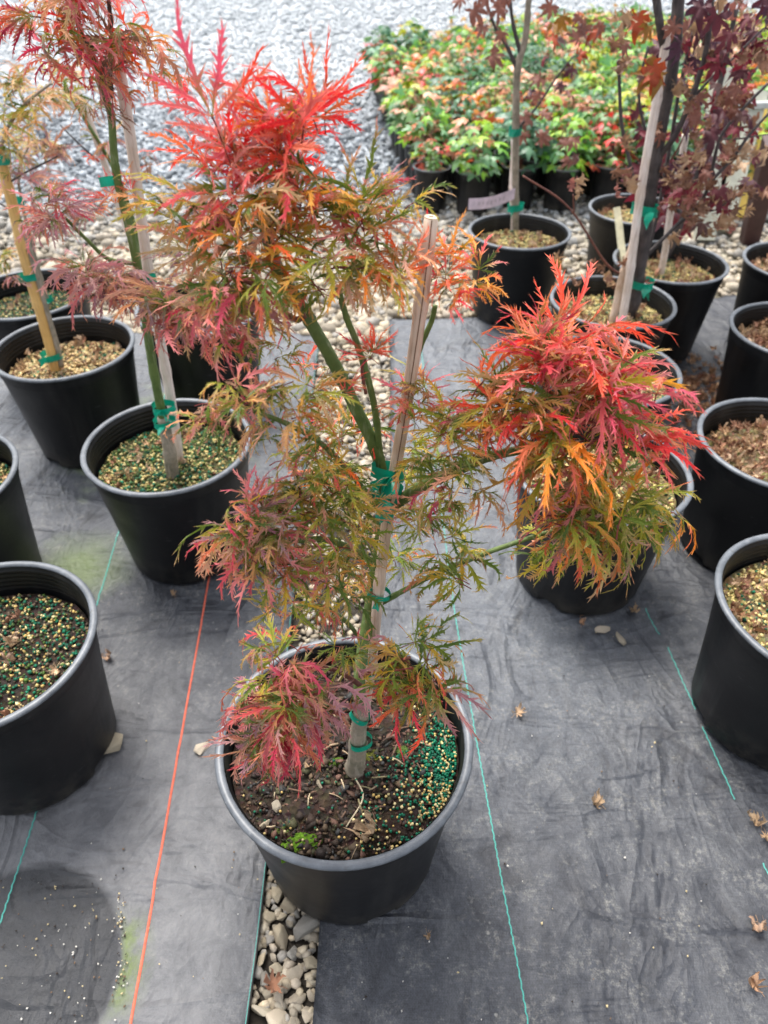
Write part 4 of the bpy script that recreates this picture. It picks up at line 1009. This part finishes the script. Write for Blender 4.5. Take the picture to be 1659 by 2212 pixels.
bB = G(122, 805, .195); YB = bB.y
stake(bB, P(-8, 318, YB), .0115, .0095, M_BAMBOOY, 'yellow bamboo stake at the far left', nodes=(.35, .62))
mapleB = empty('sapling', G(132, 790, .195), 'thin maple sapling tied to the yellow stake', 'sapling', 'thin saplings in pots')
branchy(mapleB, [('stem', M_TBARK, [(133, 792, YB), (120, 735, YB), (95, 650, YB), (62, 540, YB), (40, 470, YB), (15, 400, YB), (2, 330, YB), (20, 270, YB), (60, 220, YB), (110, 180, YB)], .006, .002),
    ('branch', M_DBARK, [(10, 400, YB), (60, 370, YB), (100, 350, YB), (140, 330, YB)], .002, .0012), ('branch', M_DBARK, [(40, 465, YB), (0, 440, YB), (-30, 430, YB)], .002, .0012)], M_GBARK)
leaves(mapleB, [(25, 330, YB, 75, 8, 'down', 0, ['pale', 'dull'], .3), (80, 225, YB, 75, 9, 'mid', .1, ['pale', 'pale', 'olive'], .4), (45, 190, YB, 70, 7, 'mid', .1, ['pale'], .5), (120, 330, YB, 60, 6, 'mid', .1, ['pale', 'dull'], .2), (20, 260, YB, 70, 7, 'mid', 0, ['pale', 'olive'], .4), (15, 560, YB, 55, 4, 'mid', 0, ['pale', 'olive'], .5), (30, 600, YB, 50, 3, 'mid', 0, ['orange', 'dull'], .2)], 31)
tie(P(110, 768, YB), .015, .014, 'green tie tape at the foot of the yellow stake', tails=1, seed=1); tie(P(60, 598, YB), .013, .014, 'green tie tape midway up the yellow stake', tails=0, seed=2); tie(P(2, 345, YB), .012, .018, 'green tie tape at the top of the yellow stake', tails=0, seed=3)
bC = G(105, 665, .2); YC = bC.y
mapleC = empty('sapling', bC, 'sparse pale sapling in the rearmost left pot', 'sapling', 'thin saplings in pots')
branchy(mapleC, [('stem', M_TBARK, [(108, 668, YC), (85, 590, YC), (72, 540, YC), (50, 450, YC), (40, 370, YC), (70, 300, YC)], .006, .002), ('branch', M_TBARK, [(50, 450, YC), (35, 380, YC), (5, 350, YC)], .003, .0015)], M_GBARK)
leaves(mapleC, [(45, 380, YC, 70, 9, 'mid', .1, ['pale', 'dull'], .1), (70, 300, YC, 70, 7, 'mid', .1, ['pale', 'cream'], .2)], 33)
tie(P(40, 432, YC), .008, .014, 'small green tie tape on the pale rear sapling', tails=0, seed=4); tie(P(100, 645, YC), .010, .012, 'green tie tape low on the pale rear sapling', tails=1, seed=6)
bD = G(345, 740, .2); YD = bD.y
mapleD = empty('sapling', bD, 'leaning sapling with pale leaves behind the tall left maple', 'sapling', 'thin saplings in pots')
branchy(mapleD, [('stem', M_GBARK, [(345, 740, YD), (310, 560, YD), (262, 400, YD), (215, 310, YD), (160, 220, YD), (140, 180, YD)], .006, .002), ('branch', M_DBARK, [(215, 350, YD), (170, 310, YD), (130, 270, YD)], .002, .001)], M_GBARK)
leaves(mapleD, [(150, 200, YD, 80, 10, 'mid', 0, ['pale', 'cream'], .3), (240, 310, YD, 60, 5, 'mid', 0, ['pale', 'dull'], .2), (320, 330, YD, 50, 4, 'mid', 0, ['brown', 'dull'], .0), (100, 190, YD, 70, 6, 'mid', 0, ['pale'], .4)], 35)
stake(G(365, 735, .2), P(165, 190, YD+.02), .009, .006, M_BAMBOOP, 'grey white stake leaning behind the tall left maple', nodes=(.4, .7))

# ---------------------------------------------------------------- right hand trees with palmate leaves
def pl_lib(cols, seed, n=10, **kw):
    return [palmate_mesh(seed+i, cols=cols, **kw).mesh('maple_leaf', M_PLEAF) for i in range(n)]
DARKRED = pl_lib([(.10, .025, .035), (.16, .03, .04), (.08, .03, .05), (.22, .02, .035), (.11, .05, .075)], 500, 12, width=.15, curl=.9, noise_amp=.30, roll=1.3)
ORNG = pl_lib([(.42, .07, .02), (.30, .14, .02), (.20, .16, .02), (.36, .09, .03)], 530, 6, width=.15, curl=.9, noise_amp=.30, roll=1.3)
CRISP = pl_lib([(.44, .27, .15), (.30, .15, .09), (.55, .37, .23), (.36, .13, .10), (.24, .12, .07)], 550, 10, width=.11, curl=.4, noise_amp=.45, roll=3.0, sinus=.28)
BROWNP = pl_lib([(.20, .09, .06), (.26, .10, .07), (.16, .08, .07)], 570, 6, width=.15, curl=.9, noise_amp=.28, roll=1.2)
def pleaves(root, specs, seed):
    g = random.Random(seed); inv = Matrix.Translation(-root.location)
    for (px, py, Y, sx, sy, n, size, libs, down) in specs:
        for i in range(n):
            p_ = P(px+g.gauss(0, sx), py+g.gauss(0, sy), Y+g.gauss(0, .05)); k = dist_px(p_)
            d = Vector((g.uniform(-1, 1), g.uniform(-.8, .4), -down+g.gauss(0, .35))).normalized()
            M = leaf_matrix(p_, d, size*k*g.uniform(.7, 1.15), g, Vector((g.uniform(-.4, .4), -.8, .8)))
            o = link('leaf', g.choice(g.choice(libs)), root); o.matrix_basis = inv@M
bJ = G(1375, 690, .20); YJ = bJ.y
mapleJ = empty('purple_maple', bJ, 'dark stemmed maple with purple and crisp tan leaves, tied to a pale stake at right', 'maple tree', 'upright maples in the right hand pots')
branchy(mapleJ, [
    ('trunk', M_DBARK, [(1352, 712, YJ), (1372, 640, YJ), (1388, 540, YJ), (1402, 440, YJ), (1415, 350, YJ), (1435, 240, YJ), (1455, 130, YJ), (1462, 50, YJ), (1468, -40, YJ)], .0150, .0110),
    ('branch', M_DBARK, [(1400, 465, YJ), (1372, 400, YJ-.02), (1358, 340, YJ-.02), (1342, 260, YJ-.02), (1337, 150, YJ-.02), (1335, 130, YJ-.02)], .0045, .003),
    ('branch', M_DBARK, [(1422, 342, YJ), (1460, 290, YJ-.03), (1490, 220, YJ-.04), (1515, 150, YJ-.04), (1530, 80, YJ-.04), (1540, -20, YJ-.04)], .0060, .0045),
    ('branch', M_DBARK, [(1437, 120, YJ), (1428, 70, YJ-.03), (1418, 0, YJ-.03), (1415, -40, YJ-.03)], .0075, .0075),
    ('branch', M_DBARK, [(1370, 590, YJ), (1390, 560, YJ), (1448, 500, YJ), (1510, 440, YJ), (1532, 395, YJ), (1555, 300, YJ), (1600, 240, YJ), (1659, 180, YJ)], .0050, .003),
    ('branch', M_DBARK, [(1532, 395, YJ), (1580, 345, YJ), (1620, 290, YJ), (1665, 240, YJ)], .0040, .0025),
    ('branch', M_RTWIG, [(1450, 345, YJ), (1470, 310, YJ-.02), (1490, 260, YJ-.03)], .002, .0012),
    ('branch', M_DBARK, [(1395, 560, YJ+.02), (1425, 440, YJ+.05), (1450, 300, YJ+.06), (1470, 180, YJ+.06), (1500, 60, YJ+.06)], .0050, .003),
    ('branch', M_DBARK, [(1490, 220, YJ-.04), (1535, 170, YJ-.04), (1590, 120, YJ-.03), (1650, 60, YJ-.03)], .003, .0016),
    ('branch', M_DBARK, [(1510, 440, YJ), (1540, 455, YJ-.02), (1580, 430, YJ-.03), (1610, 420, YJ-.03)], .002, .0012),
    ('branch', M_DBARK, [(1555, 300, YJ), (1590, 300, YJ), (1659, 290, YJ)], .002, .0012)], M_DBARK)
pleaves(mapleJ, [
    (1570, 50, YJ-.05, 50, 45, 16, 52, [CRISP, CRISP, DARKRED], .8), (1500, 90, YJ+.03, 45, 50, 8, 48, [DARKRED, CRISP], .6), (1610, 160, YJ-.02, 40, 45, 12, 55, [DARKRED, CRISP, CRISP], .6),
    (1395, 50, YJ-.06, 12, 10, 2, 50, [ORNG], .9), (1425, 150, YJ-.08, 12, 8, 2, 62, [ORNG, CRISP], .6), (1340, 40, YJ, 16, 25, 4, 50, [CRISP], .8), (1548, 40, YJ-.1, 10, 10, 1, 85, [DARKRED], 1.4),
    (1500, 300, YJ+.10, 30, 50, 8, 62, [DARKRED], .3), (1570, 250, YJ+.1, 35, 50, 9, 60, [DARKRED, CRISP], .4), (1480, 410, YJ+.10, 25, 45, 7, 58, [DARKRED, DARKRED, CRISP], .5),
    (1330, 140, YJ-.02, 12, 18, 4, 45, [CRISP], .9), (1352, 350, YJ-.02, 12, 28, 6, 50, [CRISP], .9), (1590, 420, YJ-.03, 30, 22, 9, 52, [CRISP, CRISP, DARKRED], .6), (1530, 460, YJ-.03, 34, 34, 15, 44, [CRISP], .8),
    (1470, 430, YJ-.03, 24, 30, 8, 42, [CRISP], .8), (1560, 330, YJ, 30, 16, 6, 46, [CRISP], .7), (1500, 330, YJ, 14, 24, 5, 44, [CRISP], .8), (1240, 405, YJ-.1, 12, 6, 2, 50, [CRISP], .3), (1210, 560, YJ-.08, 5, 8, 2, 42, [CRISP, ORNG], .9),
    (1300, 600, YJ, 50, 20, 10, 38, [CRISP], .6), (1500, 400, YJ-.02, 55, 55, 22, 36, [CRISP, CRISP, BROWNP], .9), (1450, 200, YJ-.03, 60, 60, 14, 38, [CRISP, BROWNP], .9), (1560, 230, YJ-.03, 45, 60, 14, 40, [CRISP, BROWNP], .9), (1640, 60, YJ, 20, 50, 7, 58, [DARKRED, CRISP], .6)], 61)
branchy(mapleJ, [('branch', M_RTWIG, [(1360, 600, YJ), (1310, 570, YJ-.03), (1230, 450, YJ-.08), (1130, 380, YJ-.12)], .003, .0018), ('branch', M_RTWIG, [(1240, 460, YJ-.09), (1238, 420, YJ-.1)], .0018, .0012)], M_DBARK)
stake(G(1340, 712, .2), P(1442, 55, YJ-.02), .0095, .0085, M_BAMBOOP, 'pale straight stake left of the purple maple trunk', nodes=(.25, .5, .8))
stake(G(1318, 705, .2), P(1372, 500, YJ), .010, .008, M_BAMBOO, 'short stake beside the foot of the purple maple', nodes=(.6,))
stake(G(1425, 600, .2), P(1480, 290, YJ+.2), .009, .008, M_BAMBOOP, 'slim pinkish stake behind the purple maple trunk', nodes=(.6,))
tie(P(1394, 452, YJ-.01), .020, .022, 'wide green tie tape round purple maple and stake', tails=1, seed=11); tie(P(1388, 612, YJ-.01), .018, .018, 'green tie tape with a hanging end low on the purple maple', tails=2, seed=12)
bG = G(1114, 500, .2); YG = bG.y
mapleG = empty('purple_maple', bG, 'thin maple with brown leaves at the top standing before the seedling block', 'maple tree', 'upright maples in the right hand pots')
branchy(mapleG, [('trunk', M_TBARK, [(1113, 505, YG), (1112, 420, YG), (1113, 330, YG), (1115, 230, YG), (1118, 150, YG), (1135, 80, YG), (1142, 0, YG), (1145, -40, YG)], .013, .007),
    ('branch', M_DBARK, [(1117, 150, YG), (1095, 100, YG), (1070, 60, YG), (1050, 0, YG)], .006, .003), ('branch', M_DBARK, [(1117, 280, YG), (1160, 230, YG), (1200, 170, YG), (1240, 120, YG)], .004, .002), ('branch', M_DBARK, [(1125, 120, YG), (1108, 50, YG), (1100, -20, YG)], .006, .004)], M_DBARK)
pleaves(mapleG, [(1075, 75, YG-.05, 16, 26, 5, 40, [BROWNP], .6), (1060, 20, YG-.05, 22, 18, 5, 42, [BROWNP], .6), (1190, 60, YG, 40, 30, 8, 36, [BROWNP, ORNG], .4), (1200, 170, YG, 40, 40, 6, 32, [BROWNP, DARKRED], .4), (1140, 260, YG, 30, 30, 8, 36, [BROWNP], .3), (1250, 60, YG, 35, 30, 6, 34, [BROWNP, ORNG], .4), (1230, 330, YG, 35, 15, 4, 30, [BROWNP], .3)], 71)
stake(G(1106, 500, .2), P(1108, 300, YG), .009, .007, M_BAMBOOP, 'pale stake beside the thin pink tagged maple', nodes=(.5,))
tie(P(1113, 283, YG), .012, .020, 'small green tie tape high on the thin tagged maple', tails=1, seed=13); tie(P(1113, 447, YG), .016, .020, 'green tie tape just under the pink tag', tails=1, seed=14)
mb = MB(); a0 = P(1112, 418, YG-.02); a1 = P(1012, 440, YG-.05); hh = .016; vs = []; m = 10
tg = empty('plant_tag', a0, 'pink paper tag sticking out left of the thin maple', 'plant tag')
for i in range(m+1):
    f = i/m; q = (a1-a0)*f+Vector((0, -.012*math.sin(f*3), -.006*math.sin(f*3))); vs += [q+Vector((0, 0, hh)), q-Vector((0, 0, hh)), q+Vector((0, .0008, hh)), q+Vector((0, .0008, -hh))]
mb.add(vs, [f_ for i in range(m) for f_ in ((4*i, 4*i+1, 4*i+5, 4*i+4), (4*i+2, 4*i+6, 4*i+7, 4*i+3))]); link('strip', mb.mesh('strip', M_TAG), tg)
mb = MB()      # faint pen strokes on the tag
gq = random.Random(8)
for i in range(7):
    f = .25+i*.09; q = (a1-a0)*f+Vector((0, -.0135*math.sin(f*3)-.0012, -.006*math.sin(f*3))); tube(mb, [q+Vector((0, 0, -.004)), q+Vector((.003, 0, .005)), q+Vector((-.002, 0, .003))], .0005, 4)
link('pen_marks', mb.mesh('pen_marks', M_DBARK), tg)
# second purple maple behind, and a cream stake
bI = G(1455, 565, .2); YI = bI.y
mapleI = empty('purple_maple', bI, 'deep red maple with green leaves low down, behind the dark stemmed maple', 'maple tree', 'upright maples in the right hand pots')
branchy(mapleI, [('trunk', M_DBARK, [(1420, 600, YI), (1460, 510, YI), (1500, 400, YI), (1530, 280, YI), (1560, 160, YI), (1590, 20, YI)], .010, .006), ('branch', M_DBARK, [(1480, 450, YI), (1440, 380, YI), (1400, 300, YI), (1380, 200, YI), (1400, 100, YI)], .005, .003), ('branch', M_DBARK, [(1525, 300, YI), (1580, 220, YI), (1640, 140, YI)], .005, .003)], M_DBARK)
pleaves(mapleI, [(1440, 310, YI, 35, 60, 10, 50, [DARKRED], .4), (1540, 180, YI, 45, 60, 13, 52, [DARKRED, CRISP], .4), (1600, 70, YI, 45, 50, 12, 52, [DARKRED, CRISP], .4), (1440, 460, YI, 24, 36, 8, 48, [DARKRED], .4), (1630, 290, YI, 20, 40, 5, 45, [DARKRED, CRISP], .5), (1490, 50, YI, 50, 36, 7, 50, [DARKRED, BROWNP], .4)], 81)
def post(name, p0, p1, w_, d_, mat, label, cat):
    o = empty(name, p0, label, cat); v = p1-p0; L = v.length; z = v.normalized(); x = Vector((1, 0, 0)); x = (x-z*x.dot(z)).normalized(); y = z.cross(x); mb = MB(); b_ = .003
    vs = []; ring = [(-w_+b_, -d_), (w_-b_, -d_), (w_, -d_+b_), (w_, d_-b_), (w_-b_, d_), (-w_+b_, d_), (-w_, d_-b_), (-w_, -d_+b_)]
    for f in (0, .25, .5, .75, 1):
        for a, b in ring: vs.append(z*L*f+x*(a+.002*noise.noise(Vector((f*3, a*50, b*50))))+y*b)
    fs = [(i*8+k, i*8+(k+1) % 8, i*8+8+(k+1) % 8, i*8+8+k) for i in range(4) for k in range(8)]+[tuple(range(8))[::-1], tuple(32+k for k in range(8))]
    mb.add(vs, fs); link('shaft', mb.mesh('shaft', mat, smooth=False), o); return o
M_YEL = m_flat('yellow_board', (.62, .42, .08), .7, sc=18); M_GREYW = m_flat('weathered_wood', (.42, .42, .34), .8, sc=25); M_REDW = m_flat('red_brown_wood', (.055, .022, .02), .6, sc=30); M_PVC = m_flat('grey_pipe', (.50, .52, .50), .5)
st = post('flat_stake', G(1352, 600, .19), P(1332, 448, 2.02), .010, .004, M_CREAM, 'flat cream stake left of the purple maple trunk', 'stake')
post('wooden_board', G(1590, 470), P(1625, 235, 3.2), .055, .02, M_YEL, 'yellow board standing behind the purple maple at the right edge', 'board')
post('wooden_post', G(1618, 520), P(1672, 300, 2.55), .030, .03, M_REDW, 'dark red brown post leaning at the right edge', 'post')
post('wooden_post', G(1520, 520), P(1560, 150, 3.0), .035, .02, M_GREYW, 'pale grey green post behind the purple leaves', 'post')
post('wooden_post', G(1560, 500), P(1640, 200, 3.1), .030, .02, M_GREYW, 'slanting pale post right of the other grey one', 'post')
post('pipe', P(1540, 232, 3.05), P(1680, 225, 3.05), .012, .012, M_PVC, 'level grey pipe crossing behind the leaves at the right edge', 'pipe')

# ---------------------------------------------------------------- block of small potted maple seedlings
sR, sH, sB = .080, .165, .064
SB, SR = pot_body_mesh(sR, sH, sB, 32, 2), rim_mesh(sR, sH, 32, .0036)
sm, szz, srr = soil_mesh(M_SOILT, .02, r=.066, seed=9, HP=sH, RT=sR, RB=sB)
SG = [(.07, .20, .035), (.11, .29, .03), (.05, .14, .05), (.18, .36, .03), (.28, .42, .03), (.09, .22, .09)]
KINDS = [('bushy green', [*SG, *SG, (.60, .12, .04), (.5, .2, .1)]), ('yellow green', [(.22, .34, .02), (.32, .36, .02), (.10, .24, .02), (.06, .18, .03), (.40, .22, .03)]),
         ('salmon tinged', [(.48, .20, .12), (.55, .28, .18), (.08, .20, .03), (.12, .24, .03), (.60, .35, .22), (.05, .13, .03)]), ('orange and green', [(.60, .24, .03), (.10, .24, .02), (.5, .12, .04), (.3, .34, .03)]),
         ('red tipped', [(.58, .05, .04), (.45, .09, .06), (.07, .19, .03), (.10, .22, .03), (.05, .12, .02)]), ('blue green', [(.06, .17, .09), (.04, .12, .06), (.10, .22, .12), (.05, .15, .04)])]
def seedling_mesh(kind, seed):
    g = random.Random(seed); mb = MB(); small = [palmate_mesh(seed*20+i, nl=5, width=.24, sinus=.5, curl=.5, noise_amp=.10, cols=[(1, 1, 1)], petiole=False) for i in range(3)]
    for i in range(62):
        a = g.uniform(0, 6.283); q = .105*math.sqrt(g.random()); h = .02+.20*g.random()**.8*(1-(q/.105)**2*.45)
        d = Vector((math.cos(a), math.sin(a), g.uniform(-.5, .3))); pos = Vector((q*math.cos(a), q*math.sin(a), h)); col = g.choice(KINDS[kind][1]); j = g.uniform(.9, 1.7)
        M = leaf_matrix(pos, d, g.uniform(.030, .056), g); src = g.choice(small); mb.add([M@Vector(v) for v in src.v], src.f, [(min(1, col[0]*j), min(1, col[1]*j), col[2]*j, 1)]*len(src.v))
    st_ = MB()
    for i in range(5):
        a = g.uniform(0, 6.3); tube(st_, [(0, 0, 0), (.01*math.cos(a), .01*math.sin(a), .07), (.04*math.cos(a), .04*math.sin(a), .16)], [.003, .0022, .0012], 5)
    return mb.mesh('foliage', M_SLEAF), st_.mesh('stem', M_RTWIG)
SEED = [[seedling_mesh(k, 900+k*5+v) for v in range(2)] for k in range(6)]
ORD = ['first', 'second', 'third', 'fourth', 'fifth', 'sixth', 'seventh', 'eighth', 'ninth', 'tenth', 'eleventh', 'twelfth', 'thirteenth', 'fourteenth', 'fifteenth', 'sixteenth', 'seventeenth', 'eighteenth']
ROWN = ['nearest row', 'second row', 'third row', 'fourth row', 'fifth row', 'sixth row', 'seventh row', 'eighth row', 'ninth row', 'tenth row', 'eleventh row', 'twelfth row', 'thirteenth row', 'fourteenth row', 'fifteenth row', 'sixteenth row', 'seventeenth row', 'eighteenth row', 'nineteenth row', 'twentieth row']
g = random.Random(77)
for row in range(20):
    ncol = 11+row//3
    for c_ in range(ncol):
        if row == 0 and c_ in (9, 10): continue
        if row > 13 and c_ < (row-13)*1.3: continue
        x = .19+c_*.186-row*.0155+g.uniform(-.012, .012); y = 3.14+row*.186+(.0 if c_ != 1 else -.06 if row == 0 else 0)+g.uniform(-.012, .012)+c_*.004
        k = g.choices(range(6), (4, 3, 4, 3, 3, 3))[0]
        if row == 0 and c_ == 0: k = 4
        if row == 0 and c_ in (1, 2, 3): k = 0 if c_ != 2 else 5
        if row in (1, 2) and c_ in (5, 6): k = 1
        where = ('%s from the left in the block\'s %s' % (ORD[c_], ROWN[row]))
        t = empty('small_nursery_pot', (x, y, -.012), 'small black pot, '+where, 'plant pot', 'small pots of the seedling block', g.uniform(0, 6))
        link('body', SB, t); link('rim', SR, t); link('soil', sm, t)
        s_ = empty('maple_seedling', (x, y, -.012+szz), KINDS[k][0]+' maple seedling, '+where, 'seedling', 'maple seedlings in small pots', g.uniform(0, 6)); sc = g.uniform(.85, 1.12)
        if row == 0 and c_ == 0: sc = .62
        s_.scale = (sc, sc, sc*g.uniform(.85, 1.1))
        f_, q_ = SEED[k][g.randrange(2)]; tag(link('foliage', f_, s_), kind='stuff'); link('stem', q_, s_)
print('objects', len(bpy.data.objects), 'tris', sum(len(m.polygons) for m in bpy.data.meshes))
